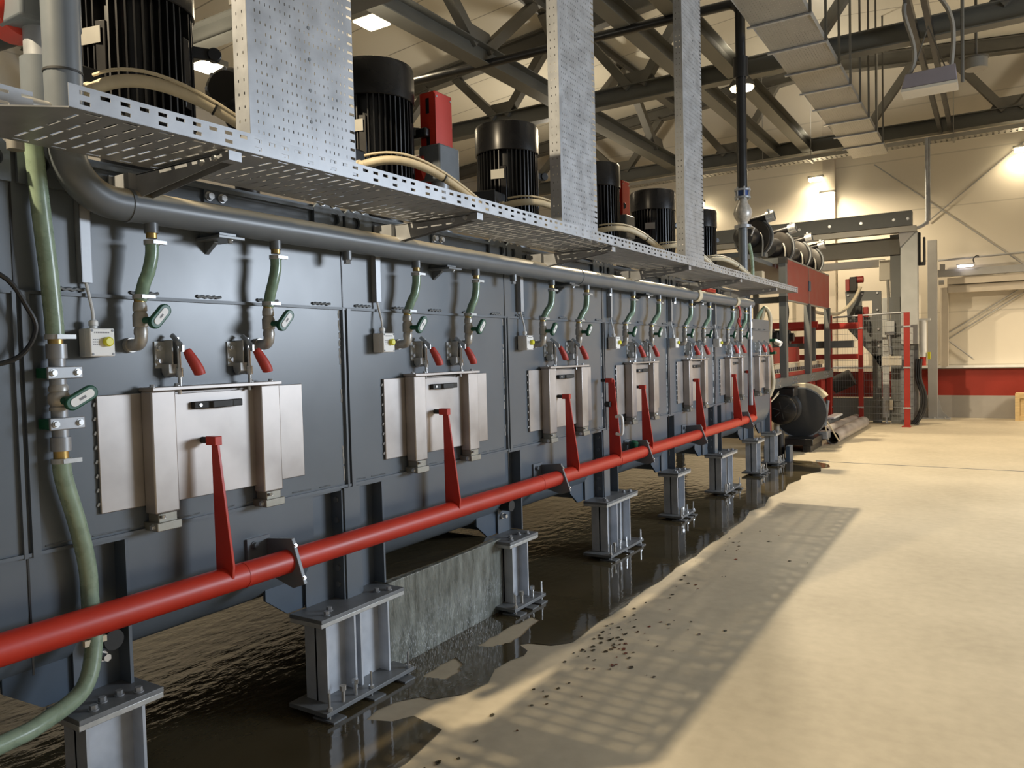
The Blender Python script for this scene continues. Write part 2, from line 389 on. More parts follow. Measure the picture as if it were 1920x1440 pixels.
# wide stepped tray hanging from the roof
t = thing('hanging_cable_tray', 'wide perforated cable tray hanging from the roof on rods, running away from the camera', 'cable tray', (-2.15, 8, 5.5))
y = 6.6
while y < 17.3:
    us = [0.0]
    while us[-1] < .66: us += [us[-1] + .028, us[-1] + .036]
    us = [u for u in us if u < .66] + [.66]
    vs = [0.0]
    while vs[-1] < .98: vs += [vs[-1] + .05, vs[-1] + .06]
    vs = [v for v in vs if v < .98] + [.98]
    mb = MB().perf((-2.48, y, 5.515), (1, 0, 0), (0, 1, -.035), us, vs, lambda i, j: i % 2 == 1 and j % 2 == 1)
    mb.box(-2.483, -2.48, y, y + .98, 5.49, 5.57); mb.box(-1.82, -1.817, y, y + .98, 5.49, 5.57)
    build('tray_section', mb, 'duct', t, solid=.002, flat=True)
    mb = MB().box(-2.52, -1.78, y - .02, y + .02, 5.455, 5.475); build('support_strut', mb, 'galv', t)
    mb = MB().bar((-1.80, y, 5.46), (-1.80, y, roofz(-1.8)), .03, .03); build('hanger_rod', mb, 'truss', t)
    y += .98
# grey hanging heater with two curved cables
t = thing('hanging_heater', 'grey box heater hanging under the roof on two curved cables', 'heater', (-.65, 11, 4.9))
hx0, hx1, hy, hz = -1.0, -.38, 11.0, 4.83
build('body', MB().prism([(hx0, hz), (hx1, hz), (hx1 - .02, hz + .2), (hx0 + .05, hz + .18)], 'y', hy, hy + .34), 'heater', t, bev=.008)
build('reflector_lip', MB().box(hx0, hx1, hy - .01, hy + .35, hz - .035, hz), 'offwhite', t)
for p in (((-.93, 11.1, 5.0), (-.7, 11.1, 5.3), (-1.05, 11.1, 5.75), (-.95, 11.1, 5.95)), ((-.45, 11.1, 5.02), (-.42, 11.1, 5.4), (-.35, 11.1, 5.7), (-.7, 11.1, 6.05))):
    build('flexible_cable', MB().tube(bez(*p), .026, 8), 'duct', t)
mb = MB()
for x in (-.9, -.5): mb.cyl((x, 11.15, hz + .18), (-.7, 11.15, 5.6), .008, n=6)
mb.cyl((-.33, 11.15, hz), (-.33, 11.15, 5.9), .02, n=6)
build('hanger', mb, 'truss', t)
# bell shaped lamp, unlit
t = thing('bell_lamp', 'small unlit drum shaped lamp hanging under the roof beyond the grey heater', 'lamp', (-.23, 13.7, 5.9))
build('shade', MB().lathe([(.05, 0), (.17, .03), (.17, .05)], (-.23, 13.7, 5.92), (0, 0, -1), 20), 'truss', t)
build('lens', MB().lathe([(.155, .05), (.15, .2)], (-.23, 13.7, 5.92), (0, 0, -1), 20), 'duct', t)
build('stem', MB().cyl((-.23, 13.7, 5.9), (-.23, 13.7, 7.70), .02, n=8), 'truss', t)

# ------------------------------------------------------------------ lamps
def spot(name, loc, power, col, size=.12, ang=165, rot=(0, 0, 0), blend=.6):
    l = bpy.data.lights.new(name, 'SPOT'); l.energy = power; l.color = col; l.spot_size = radians(ang); l.spot_blend = blend; l.shadow_soft_size = size
    o = bpy.data.objects.new(name, l); COL.objects.link(o); o.location = loc; o.rotation_euler = rot; return o
WARM = (1, .83, .57)
def high_bay(loc, label, r=.17):
    x, y, z = loc
    t = thing('high_bay_lamp', label, 'lamp', loc, 'lit warm lamps of the hall')
    build('lamp_housing', MB().lathe([(.05, .22), (.09, .18), (r * 1.08, .05), (r * 1.1, .0)], loc, (0, 0, 1), 24), 'truss', t)
    build('diffuser', MB().lathe([(r, -.005), (r * .95, -.03), (r * .5, -.05)], loc, (0, 0, 1), 24), 'glow', t)
    build('suspension', MB().cyl((x, y, z + .2), (x, y, roofz(x) - .02), .012, n=6), 'truss', t)
    return t
high_bay((-3.25, 11.95, 5.58), 'lit round lamp glowing beside the vertical black pipe')
def panel_lamp(loc, lx, ly, label):
    x, y, z = loc
    t = thing('ceiling_lamp', label, 'lamp', loc, 'lit warm lamps of the hall')
    build('lamp_housing', MB().box(x - lx / 2 - .03, x + lx / 2 + .03, y - ly / 2 - .03, y + ly / 2 + .03, z, z + .09), 'truss', t)
    build('diffuser', MB().box(x - lx / 2, x + lx / 2, y - ly / 2, y + ly / 2, z - .02, z), 'glow', t)
    build('suspension', MB().cyl((x, y, z + .09), (x, y, roofz(x) - .02), .012, n=6), 'truss', t)
panel_lamp((-8.46, 9.5, 7.0), .42, .42, 'lit rectangular lamp beside the first perforated upright tray')
panel_lamp((-11.03, 8.3, 6.5), .45, .4, 'lit rectangular lamp between the biggest black motor and the first upright tray')
def wall_lamp(x, z, label, y=YW - .35):
    t = thing('wall_lamp', label, 'lamp', (x, y, z), 'lit warm lamps of the hall')
    build('lamp_housing', MB().box(x - .17, x + .17, y - .06, y + .06, z + .02, z + .07), 'truss', t)
    build('diffuser', MB().box(x - .14, x + .14, y - .09, y + .05, z - .05, z + .02), 'glow', t)
    build('bracket', MB().bar((x, y, z + .05), (x, YW, z + .12), .04, .04), 'truss', t)
    spot('wall_lamp_light', (x, y, z - .08), 36, WARM, .1, 150, (radians(35), 0, 0))
wall_lamp(-3.25, 5.12, 'lit wall lamp on top of the pale column on the far wall')
wall_lamp(-3.5, 5.50, 'lit wall lamp just under the far cable tray, above the pale column')
wall_lamp(-6.3, 5.28, 'lit wall lamp seen beside the third perforated upright tray')
wall_lamp(.49, 5.55, 'lit wall lamp on the bare upper far wall, clear of all machinery', YW - .3)
for y, e in ((11.95, 1900), (-1.2, 2100), (17.6, 600)):
    spot('hall_lamp_light', (-3.25, y, 5.5), e, WARM, .045)
    spot('roof_fill_uplight', (-3.25, y, 6.2), 110, (1, .9, .72), .2, 170, (pi, 0, 0))  # upward spot added to brighten the roof
for x, y, z in ((-8.46, 9.5, 6.88), (-11.03, 8.3, 6.38)):
    spot('hall_lamp_light', (x, y, z), 260, WARM, .2)
for x, y in ((2.5, 15.5), (3.5, 8.0), (-8.0, 15.0), (-6.2, 6.5), (-9, 6)):
    spot('roof_fill_uplight', (x, y, 5.2), 250, (1, .9, .72), .2, 170, (pi, 0, 0))  # more upward spots added in mid-air for the roof, no fixtures here
spot('hall_lamp_light', (4.5, 17.2, 4.6), 1500, (1, .86, .64), .5)  # unseen spot without a fixture, added to wash the far wall
a = bpy.data.lights.new('side_window_light', 'AREA'); a.shape = 'RECTANGLE'; a.size = 3.4; a.size_y = 1.6; a.energy = 680; a.color = (.78, .88, 1)
o = bpy.data.objects.new('side_window_light', a); COL.objects.link(o); o.location = (5.8, 8.8, 2.9)
o.rotation_euler = (Vector((-2.65, 3.2, 1.5)) - o.location).to_track_quat('-Z', 'Y').to_euler()
w = bpy.data.worlds.new('hall_ambient'); SC.world = w; w.use_nodes = True
w.node_tree.nodes['Background'].inputs[0].default_value = (.95, .92, .86, 1); w.node_tree.nodes['Background'].inputs[1].default_value = .17

# ------------------------------------------------------------------ the grey machine
mach = thing('washing_machine_housing', 'long slate grey painted steel machine housing standing on galvanised pedestals over the water', 'machine', (-3.6, 5, .5))
Y0, Y1 = -1.6, 10.95
def hull_profile():
    pts = [(F, 2.30), (F, .80)]
    for i in range(1, 9):
        a = pi / 2 * i / 8 * .72
        pts.append((F - .24 * (1 - cos(a)), .80 - .28 * sin(a)))
    pts += [(-3.35, .46), (-4.4, .46), (-4.4, 2.30)]
    return pts
ends = [Y0] + JOINT[1:6:1] + [Y1]
ends = [Y0, 1.25, 2.71, 4.15, 5.59, 7.02, 8.45, 9.90, Y1]
prof = hull_profile()
REC = []
for k, y in enumerate(JOINT):
    if k % 2: REC += [(y - .24, y - .05), (y + .055, y + .235)]
    else: REC += [(y + .155, y + .33)] if k == 0 else [(y - .045, y + .145)]
UP = [(F, 2.30), (F, .975), (-4.4, .975), (-4.4, 2.30)]
for a, b in zip(ends[:-1], ends[1:]):
    build('upper_shell', MB().prism([(x, z if z < 2 or a < 9.8 else 1.99) for x, z in UP], 'y', a, b), 'grey', mach)
LOW = [(F, .975)] + prof[1:-1] + [(-4.4, .975)]
LREC = [(F - .075, .975), (F - .075, .46), (-4.4, .46), (-4.4, .975)]
cut = Y0
for a, b in REC + [(Y1, Y1)]:
    build('lower_shell', MB().prism(LOW, 'y', cut, a), 'grey', mach)
    if b > a: build('recess_back', MB().prism(LREC, 'y', a, b), 'grey', mach)
    cut = b
# horizontal ledges (weld seams) and vertical joint strips
for z0, z1 in ((1.838, 1.850), (.988, 1.0)):
    build('seam_ledge', MB().box(F, F + .012, Y0, Y1, z0, z1), 'grey_dark', mach)
for k, y in enumerate(JOINT):
    mb = MB().box(F, F + .014, y - .022, y - .010, .985, 1.845).mark(); mb.box(F, F + .016, y + .004, y + .03, .985, 1.845)
    build('joint_strip', mb, 'grey', mach)
    build('joint_gap', MB().box(F, F + .003, y - .010, y - .004, .6, 2.24 if y < 9.8 else 1.98), 'black', mach)
# weld beads on the upper seam, scraped paint on the vertical seams
mb = MB()
y = Y0 + .1
while y < Y1:
    mb.tube([(F + .004, y + .01 * i, 1.862 + .003 * sin(i * 2.3 + y)) for i in range(12)], .006, 5); y += .27 + .05 * random.random()
build('weld_bead', mb, 'weld', mach)['kind'] = 'stuff'
for y in JOINT[1:6]:
    mb = MB(); z = 1.02
    while z < 1.82:
        l = random.uniform(.02, .09)
        if random.random() < .65: mb.tube([(F + .001, y - .036 + random.uniform(-.003, .003), z + l * q / 4) for q in range(5)], .0042, 4)
        z += l + .01
    build('paint_chips', mb, 'chip', mach)['kind'] = 'stuff'
mb = MB()
for y0, y1 in ((1.3, 2.6), (2.75, 4.1), (4.2, 5.5), (5.65, 6.9)):
    y = y0
    while y < y1:
        l = random.uniform(.06, .2); mb.tube([(F + .001, y + l * q / 3, 1.012 + random.uniform(-.002, .002)) for q in range(4)], .003, 4); y += l + random.uniform(.02, .12)
build('scraped_seam', mb, 'weld', mach)['kind'] = 'stuff'
# upper frame with lifting lugs
build('top_plate', MB().box(-4.35, F - .01, Y0, 9.9, 2.30, 2.318), 'grey_dark', mach)
build('top_rim', MB().box(F, F + .02, Y0, 9.9, 2.285, 2.30), 'grey', mach)
def lug(y0, y1, hole):
    # plate with a cut corner and a round hole, standing on the top edge
    import mathutils
    poly = [(y0, 2.19), (y1, 2.19), (y1, 2.30), (y1 - .05, 2.345), (y0 + .05, 2.345), (y0, 2.30)]
    n = 18; circ = [(hole + .03 * cos(2 * pi * i / n), 2.262 + .03 * sin(2 * pi * i / n)) for i in range(n)]
    tri = tessellate_polygon([[Vector((p[0], p[1], 0)) for p in poly], [Vector((p[0], p[1], 0)) for p in circ]])
    allp = poly + circ; N = len(allp); mb = MB()
    vs = [(F + .022, p[0], p[1]) for p in allp] + [(F + .008, p[0], p[1]) for p in allp]
    fs = [tuple(t) for t in tri] + [tuple(N + i for i in reversed(t)) for t in tri]
    for a, c in ((0, 6), (6, 6 + n)):
        for i in range(a, c):
            j = i + 1 if i + 1 < c else a; fs.append((i, j, N + j, N + i))
    mb.add(vs, fs)
    build('lifting_lug', mb, 'grey', mach)
    build('lug_bolt', MB().hexbolt((F + .022, y0 + .05, 2.325), (1, 0, 0), .012, .014).hexbolt((F + .022, y0 + .12, 2.325), (1, 0, 0), .012, .014), 'steel', mach)
for y in JOINT[:6]:
    lug(y - .19, y - .01, y - .06); lug(y + .01, y + .19, y + .08)
for y in (2.0, 3.45, 4.88, 6.3, 7.75):
    mb = MB().box(F, F + .012, y - .05, y + .05, 2.235, 2.285)
    mb2 = MB().hexbolt((F + .012, y - .03, 2.26), (1, 0, 0), .014, .016).hexbolt((F + .012, y + .03, 2.26), (1, 0, 0), .014, .016)
    p = build('rim_plate', mb, 'grey_dark', mach); build('rim_bolt', mb2, 'steel', p)
# columns under the side shell
def leg_column(ya, yb, ff, gusset=True):
    # web set back in the recess, flange flush with the shell at the far side
    xf = F + .004; xw = F - .066
    mb = MB().box(xw - .012, xw, ya, yb, .45, .975)
    o = build('leg_web', mb, 'grey_dark', mach)
    build('leg_flange', MB().box(xw, xf, yb - .012, yb, .45, .975), 'grey_dark', mach)
    if ff: build('leg_flange', MB().box(xw, xf, ya, ya + .012, .45, .80), 'grey_dark', mach)
    if gusset: build('leg_gusset', MB().prism([(ya - .22, .62), (ya, .62), (ya, .45), (ya - .10, .45), (ya - .22, .54)], 'x', xw - .03, xw - .015), 'bluegrey', mach)
    return o
for k, y in enumerate(JOINT):
    if k % 2 == 1:
        o = leg_column(y - .24, y - .05, False); leg_column(y + .055, y + .235, True, False)
        build('joint_flange', MB().box(F - .07, F + .012, y - .05, y + .055, .45, .985), 'grey', mach)
        mb = MB()
        for z in (.52, .60, .69, .83, .93): mb.hexbolt((F - .03, y - .05, z), (0, -1, 0), .015, .016)
        build('flange_bolt', mb, 'pipe_grey', o)
    else:
        ya, yb = (y + .155, y + .33) if k == 0 else (y - .045, y + .145)
        o = leg_column(ya, yb, False)
        if k in (0, 2):
            yc = ya + (.105 if k == 0 else .05)
            mb = MB().cyl((F - .066, yc, .63), (F + .01, yc, .63), .036, n=20); build('rubber_plug', mb, 'rubber', o)
            build('plug_bolt', MB().hexbolt((F - .066, yc - .005, .56), (1, 0, 0), .014, .03).hexbolt((F - .066, yc - .005, .70), (1, 0, 0), .014, .03), 'steel', o)
leg_column(10.74, 10.92, False)

# ------------------------------------------------------------------ pedestals
def pedestal(yc, half, beams, label, x0=-2.72, x1=-2.48):
    t = thing('support_pedestal', label, 'pedestal', (-2.59, yc, 0), 'galvanised pedestals carrying the machine')
    build('base_plate', MB().box(x0, x1, yc - half, yc + half, .028, .048), 'plate', t, bev=.002)
    build('top_plate', MB().box(x0, x1 - .035, yc - half + .02, yc + half - .02, .432, .45), 'plate', t, bev=.002)
    build('cap_plate', MB().box(x0 + .004, x1 - .037, yc - half + .02, yc + half - .02, .412, .432), 'zinc', t, bev=.002)
    for a, b in beams:
        mb = MB().box(-2.626, -2.616, yc + a, yc + b, .048, .412)
        mb.box(-2.69, -2.553, yc + a, yc + a + .011, .048, .412); mb.box(-2.69, -2.553, yc + b - .011, yc + b, .048, .412)
        build('beam_post', mb, 'galv_beam', t)
    mb = MB()
    for sy in (-1, 1):
        mb.hexbolt((-2.555, yc + sy * (half - .09), .45), (0, 0, 1), .013, .014)
        mb.hexbolt((-2.59, yc + sy * (half - .14), .45), (0, 0, 1), .013, .014)
    build('top_bolt', mb, 'galv', t)
    n = 2 if half < .2 else 3
    for k in range(n):
        y = yc - half + .03 + (2 * half - .06) * (k / (n - 1)) 
        mb = MB().mark().cyl((-2.495, y, .0), (-2.495, y, .13), .006, n=8).cyl((-2.495, y, .048), (-2.495, y, .062), .014, n=6).mark()
        q = y + (.1 if k == 0 else -.09)
        if k < 2: mb.cyl((-2.51, q, .048), (-2.51, q, .10), .009, n=10).cyl((-2.51, q, .10), (-2.51, q, .122), .016, n=6)
        if mb.m[-1][0] == len(mb.v): mb.m.pop()
        build('anchor_bolt', mb, 'steel' if k else 'nickel', t)
    mb = MB()
    for y in (yc - half + .04, yc, yc + half - .08): mb.mark(); mb.box(x1 - .1, x1 + .03, y - .03, y + .05, 0, .012); mb.box(x1 - .07, x1 - .03, y - .01, y + .03, .012, .028)
    build('shim', mb, 'plate', t)
    return t
PED = [(1.46, .17, [(-.11, .10)], 'narrow galvanised pedestal nearest the camera, below the long green hose'),
       (2.65, .30, [(-.22, -.03), (.0, .205)], 'wide two-post galvanised pedestal with wet concrete block just behind it'),
       (4.10, .19, [(-.09, .10)], 'narrow galvanised pedestal at the far end of the wet concrete block'),
       (5.62, .32, [(-.22, -.03), (.02, .22)], 'wide two-post galvanised pedestal below the red lever with white grip'),
       (7.06, .20, [(-.10, .10)], 'narrow galvanised pedestal under the fourth stainless hatch and green pipe knob'),
       (8.56, .31, [(-.22, -.03), (.02, .22)], 'wide two-post galvanised pedestal under the fifth stainless hatch'),
       (9.92, .19, [(-.10, .10)], 'narrow galvanised pedestal under the sixth stainless hatch'),
       (10.86, .18, [(-.10, .10)], 'last narrow galvanised pedestal, beside the blue-grey floor bracket and black pump')]
for y, h, bm, lb in PED: pedestal(y, h, bm, lb)

# ------------------------------------------------------------------ stainless hatches
def make_hatch(y):
    t = thing('inspection_hatch', '', 'hatch', (F, y, 1.29), 'stainless hatches along the machine')
    build('back_plate', MB().box(F + .002, F + .014, y - .467, y + .467, 1.083, 1.497), 'stainless', t, bev=.003)
    build('slide_plate', MB().box(F + .020, F + .030, y - .21, y + .20, 1.083, 1.488), 'stainless', t, bev=.002)
    for a, b in ((-.305, -.205), (.185, .285)):
        mb = MB().box(F + .014, F + .078, y + a, y + b, 1.055, 1.503)
        g = build('guide_channel', mb, 'stainless', t, bev=.006)
        ft = MB().box(F + .012, F + .075, y + a + .012, y + b - .012, 1.02, 1.055); ft.box(F, F + .085, y + a, y + b, .992, 1.024)
        build('foot_bracket', ft, 'foot', g, bev=.003)
        build('foot_bolt', MB().hexbolt((F + .06, y + a, 1.008), (0, -1, 0), .009, .008).hexbolt((F + .085, y + a + .025, 1.04), (0, 0, 1), .008, .008), 'steel', g)
    build('top_strip', MB().box(F + .005, F + .092, y - .305, y + .285, 1.503, 1.517), 'stainless', t, bev=.002)
    mb = MB()
    for q in (-.28, -.18, .16, .26): mb.hexbolt((F + .05, y + q, 1.517), (0, 0, 1), .009, .008)
    for q in (-.17, .15): mb.cyl((F + .05, y + q, 1.503), (F + .05, y + q, 1.485), .007, n=8)
    build('strip_bolt', mb, 'steel', t)
    pts = [(F + .032, -.105, .0), (F + .055, -.105, 0), (F + .068, -.06, 0), (F + .072, 0, 0), (F + .068, .06, .006), (F + .055, .10, .008), (F + .032, .10, .008)]
    mb = MB().prism([(F + .03, y - .11), (F + .052, y - .11), (F + .06, y - .05), (F + .072, y - .04), (F + .074, y + .05), (F + .062, y + .06), (F + .056, y + .11), (F + .03, y + .11), (F + .03, y + .07), (F + .05, y + .045), (F + .05, y - .035), (F + .03, y - .06)], 'z', 1.425, 1.453)
    h = build('handle', mb, 'rubber', t, bev=.003)
    build('handle_screw', MB().cyl((F + .05, y - .085, 1.439), (F + .058, y - .085, 1.439), .007, n=10), 'steel', h)
    mb = MB()
    for i in range(8):
        z = 1.11 + i * .05
        mb.cyl((F + .003, y - .472, z), (F + .006, y - .468, z + .012), .004, n=5); mb.cyl((F + .014, y - .207, z), (F + .018, y - .209, z + .012), .003, n=5)
    build('weld_spot', mb, 'chip', t)['kind'] = 'stuff'
    return t
HL = ['stainless steel hatch nearest the camera, beside the long green hose', 'second stainless hatch past the first grey joint',
      'third stainless hatch, just before the red lever with white grip', 'fourth stainless hatch, just after the red lever with white grip',
      'fifth stainless hatch along the grey machine', 'sixth stainless hatch, before the thin white vertical pipe', 'seventh and last stainless hatch, behind the thin white vertical pipe']
h0 = make_hatch(HATCH[0]); h0['label'] = HL[0]
for k in range(1, 7): dup(h0, (F, HATCH[k], 1.29), HL[k])

# ------------------------------------------------------------------ toggle clamps
def make_clamp(y):
    x = F
    t = thing('toggle_clamp', '', 'clamp', (F, y, 1.62), 'toggle clamps above the hatches')
    mb = MB().box(x, x + .006, y - .065, y - .022, 1.585, 1.685); mb.box(x, x + .006, y + .012, y + .032, 1.585, 1.685)
    build('base_plate', mb, 'zinc', t)
    build('plate_bolt', MB().hexbolt((x + .006, y - .05, 1.66), (1, 0, 0), .009, .01).hexbolt((x + .006, y - .05, 1.612), (1, 0, 0), .009, .01), 'steel', t)
    mb = MB()
    for q in (-.022, .008):
        mb.prism([(q + y - .003, 1.69), (q + y + .003, 1.69), (q + y + .003, 1.58), (q + y - .003, 1.58)], 'x', x, x + .05)
    mb.prism([(x + .004, 1.60), (x + .05, 1.6), (x + .05, 1.565), (x + .02, 1.55), (x + .004, 1.57)], 'y', y - .04, y + .016)
    build('bracket', mb, 'zinc', t, bev=.002)
    mb = MB().prism([(x + .02, 1.705), (x + .035, 1.715), (x + .095, 1.67), (x + .095, 1.645), (x + .08, 1.645), (x + .07, 1.665)], 'y', y - .012, y - .004)
    mb.prism([(x + .03, 1.69), (x + .05, 1.70), (x + .055, 1.63), (x + .035, 1.62)], 'y', y - .001, y + .006)
    build('link_arm', mb, 'steel', t)
    build('push_rod', MB().cyl((x + .055, y, 1.66), (x + .055, y, 1.512), .0075, n=12).cyl((x + .055, y, 1.55), (x + .055, y, 1.585), .013, n=12), 'steel', t)
    pts = smooth([(x + .088, y + .010, 1.652), (x + .096, y + .018, 1.63), (x + .106, y + .030, 1.60), (x + .112, y + .042, 1.572), (x + .112, y + .046, 1.558)], 4)
    n = len(pts); rs = [.0145 + .007 * sin(pi * min(1, i / (n - 1) * 1.25) * .62) for i in range(n)]; rs[0] = .012; rs[-1] = .015
    build('grip', MB().tube(pts, .015, 12, True, None, rs), 'red_grip', t)
    return t
HN = ['first', 'second', 'third', 'fourth', 'fifth', 'sixth', 'last']
c0 = make_clamp(HATCH[0] - .17)
k = 0
for i, y in enumerate(HATCH):
    for s, q in ((0, -.17), (1, .15)):
        lb = 'red-gripped toggle clamp over the %s stainless hatch, %s of its pair' % (HN[i], ('nearer' if s == 0 else 'farther'))
        if k == 0: c0['label'] = lb
        else: dup(c0, (F, y + q, 1.62), lb)
        k += 1

# ------------------------------------------------------------------ hose drops with valves
def make_drop(ys, yv):
    xs, xv = -2.55, -2.575
    t = thing('hose_drop', '', 'hose', (xs, ys, 2.08), 'green hose drops with ball valves')
    pts = smooth([(xs, ys, 2.04), (xs, ys - .002, 1.99), (xs - .004, ys - .015, 1.93), (xs - .012, (ys + yv) / 2 - .008, 1.89), (xv, yv + .002, 1.83)], 5)
    build('hose', MB().tube(pts, .0225, 14), 'hose2', t)
    mb = MB()
    for p, q in (((xs, ys, 2.085), (xs, ys, 2.05)), ((xv, yv, 1.85), (xv, yv, 1.815))): mb.mark().cyl(p, q, .019, n=14)
    build('brass_nipple', mb, 'brass', t)
    mb = MB()
    for x, y, z in ((xs, ys, 2.035), (xv, yv + .004, 1.842)):
        mb.mark().ring((x, y, z - .008), (x, y, z + .008), .027, .022, 18); mb.box(x + .015, x + .03, y - .012, y + .04, z - .006, z + .006)
    build('hose_clip', mb, 'zinc', t)
    mb = MB().lathe([(.021, 0), (.024, .012), (.024, .03), (.02, .033), (.026, .045), (.026, .085), (.021, .088), (.024, .10), (.024, .115)], (xv, yv, 1.822), (0, 0, -1), 16)
    v = build('valve_body', mb, 'nickel', t)
    mb = MB().cyl((xv + .02, yv, 1.757), (xv + .065, yv + .01, 1.757), .012, n=10)
    rot = Matrix.Rotation(radians(45), 4, 'X'); rot.translation = (xv + .068, yv + .03, 1.77)
    mb.stad(Matrix.Translation(rot.translation) @ Matrix.Rotation(radians(-42), 4, 'X'), -.010, .010, .023, .052)
    build('valve_handle', mb, 'ghandle', t, bev=.004)
    lm = Matrix.Translation(rot.translation) @ Matrix.Rotation(radians(-42), 4, 'X')
    hb = MB().stad(lm, .010, .0122, .0115, .036); hl = build('handle_label', hb, 'white', t)
    build('handle_print', MB().box(.0126, .0130, -.0035, .003, -.008, .010, lm), 'ink', hl)
    pts = [(xv, yv, 1.708)] + [(xv - .028 * (1 - cos(a)), yv, 1.70 - .028 * sin(a)) for a in [pi / 2 * i / 6 for i in range(7)]] + [(F + .005, yv, 1.672)]
    mb = MB().tube(pts, .022, 16); mb.cyl((F + .018, yv, 1.672), (F, yv, 1.672), .027, n=16)
    build('elbow', mb, 'nickel', t)
    return t
DROPS = [(1.66, 1.62), (2.22, 2.19), (3.145, 3.09), (3.69, 3.635), (4.59, 4.50), (5.12, 5.03), (5.98, 5.87), (6.56, 6.44), (7.42, 7.30), (8.0, 7.88), (8.86, 8.74), (9.4, 9.28)]
for i, (ys, yv) in enumerate(DROPS):
    t = make_drop(ys, yv)
    t['label'] = 'green hose drop with green-handled valve above the %s stainless hatch, %s of its pair' % (HN[i // 2], ('nearer' if i % 2 == 0 else 'farther'))

# ------------------------------------------------------------------ push-button boxes
def make_box(y):
    x = F
    t = thing('button_box', '', 'control box', (F, y, 1.68), 'yellow-button boxes on the machine')
    build('back_box', MB().box(x + .004, x + .045, y - .043, y + .043, 1.632, 1.728), 'boxgrey', t, bev=.004)
    c = build('cover', MB().box(x + .045, x + .075, y - .043, y + .043, 1.632, 1.728), 'white', t, bev=.004)
    mb = MB()
    for q, z in ((-.035, 1.64), (.035, 1.64), (-.035, 1.72), (.035, 1.72)): mb.cyl((x + .075, y + q, z), (x + .0765, y + q, z), .004, n=8)
    build('cover_screw', mb, 'plate', c)
    mb = MB()
    for j in range(9): mb.box(x + .0752, x + .0756, y - .028 + j * .006, y - .0245 + j * .006, 1.711, 1.716)
    for j in range(4):
        for z in (1.688, 1.680, 1.672): mb.box(x + .0752, x + .0756, y - .033 + j * .006, y - .029 + j * .006, z, z + .003)
    build('cover_print', mb, 'ink', c)
    build('button', MB().lathe([(.0155, 0), (.0165, .004), (.0165, .014), (.012, .018)], (x + .076, y + .014, 1.682), (1, 0, 0), 20), 'yellow', t)
    build('cable_gland', MB().lathe([(.012, 0), (.012, .008), (.015, .01), (.015, .024), (.009, .03)], (x + .04, y - .01, 1.728), (0, 0, 1), 12), 'white', t)
    build('cable', MB().tube(smooth([(x + .04, y - .01, 1.755), (x + .038, y - .01, 1.79), (x + .022, y - .014, 1.86), (x + .02, y - .02, 1.90)], 4), .0055, 8), 'boxgrey', t)
    mb = MB().box(x, x + .004, y - .038, y + .0, 1.885, 2.17); mb.box(x, x + .034, y - .038, y - .035, 1.885, 2.17); mb.box(x + .030, x + .034, y - .038, y + .0, 1.885, 2.17); mb.box(x, x + .034, y - .003, y, 1.885, 2.17)
    build('cable_channel', mb, 'galv', t)
    return t
b0 = make_box(1.48)
for i, y in enumerate((1.48, 2.945, 4.33, 5.72, 7.09, 8.46)):
    lb = 'light grey button box with yellow button, beside the hose above the %s stainless hatch' % HN[i]
    if i == 0: b0['label'] = lb
    else: dup(b0, (F, y, 1.68), lb)

# ------------------------------------------------------------------ header pipe
R = .056; hx = -2.55; hz = 2.155
t = thing('header_pipe', 'thick grey water pipe dropping beside the big motor and running along the machine top', 'pipe', (hx, 1.38, hz))
pts = [(hx, 1.375, 3.4), (hx, 1.375, 2.36)] + [(hx, 1.375 + .16 * (1 - cos(a)), 2.315 - .16 * sin(a)) for a in [pi / 2 * i / 10 for i in range(11)]] + [(hx, 1.8, hz), (hx, 9.62, hz)]
build('pipe_run', MB().tube(pts, R, 28), 'dusty_pipe', t)
mb = MB()
for y in (1.575, 4.98): mb.mark().ring((hx, y - .006, hz), (hx, y + .006, hz), R + .003, R - .01, 28)
mb.mark().ring((hx, 1.375, 2.345), (hx, 1.375, 2.357), R + .003, R - .01, 28)
build('weld_ring', mb, 'pipe_grey', t)
for ys, yv in DROPS:
    build('stub', MB().cyl((hx, ys, hz - .03), (hx, ys, 2.068), .024, n=16), 'pipe_grey', t)
for y in (2.64, 4.10, 5.52, 6.95):
    o = build('stub', MB().cyl((hx, y, hz - .03), (hx, y, 2.062), .022, n=16), 'pipe_grey', t)
    build('plug', MB().cyl((hx, y, 2.062), (hx, y, 2.045), .017, n=6), 'steel', o)
for y in (1.96, 3.42, 4.85, 6.25, 7.7):
    mb = MB().box(hx - .10, hx + .045, y - .05, y + .07, 2.078, 2.09); mb.box(hx - .1, hx + .02, y - .03, y + .05, 2.09, 2.115)
    mb.prism([(F, 2.09), (F + .06, 2.078), (F + .06, 2.07), (F, 2.03)], 'y', y - .01, y + .01)
    o = build('pipe_rest', mb, 'pipe_grey', t, bev=.002)
    build('rest_bolt', MB().hexbolt((hx + .02, y + .02, 2.078), (0, 0, -1), .009, .01), 'steel', o)
build('cable_tie', MB().ring((hx, 1.375, 2.545), (hx, 1.375, 2.552), R + .003, R - .004, 24), 'rubber', t)
for y in (7.55, 8.9):
    build('tape_wrap', MB().ring((hx, y - .05, hz), (hx, y + .05, hz), R + .012, R - .01, 24), 'cream', t)
build('red_valve', MB().box(hx - .03, hx + .03, 7.85, 8.15, hz + R, hz + R + .04), 'red', t, bev=.01)
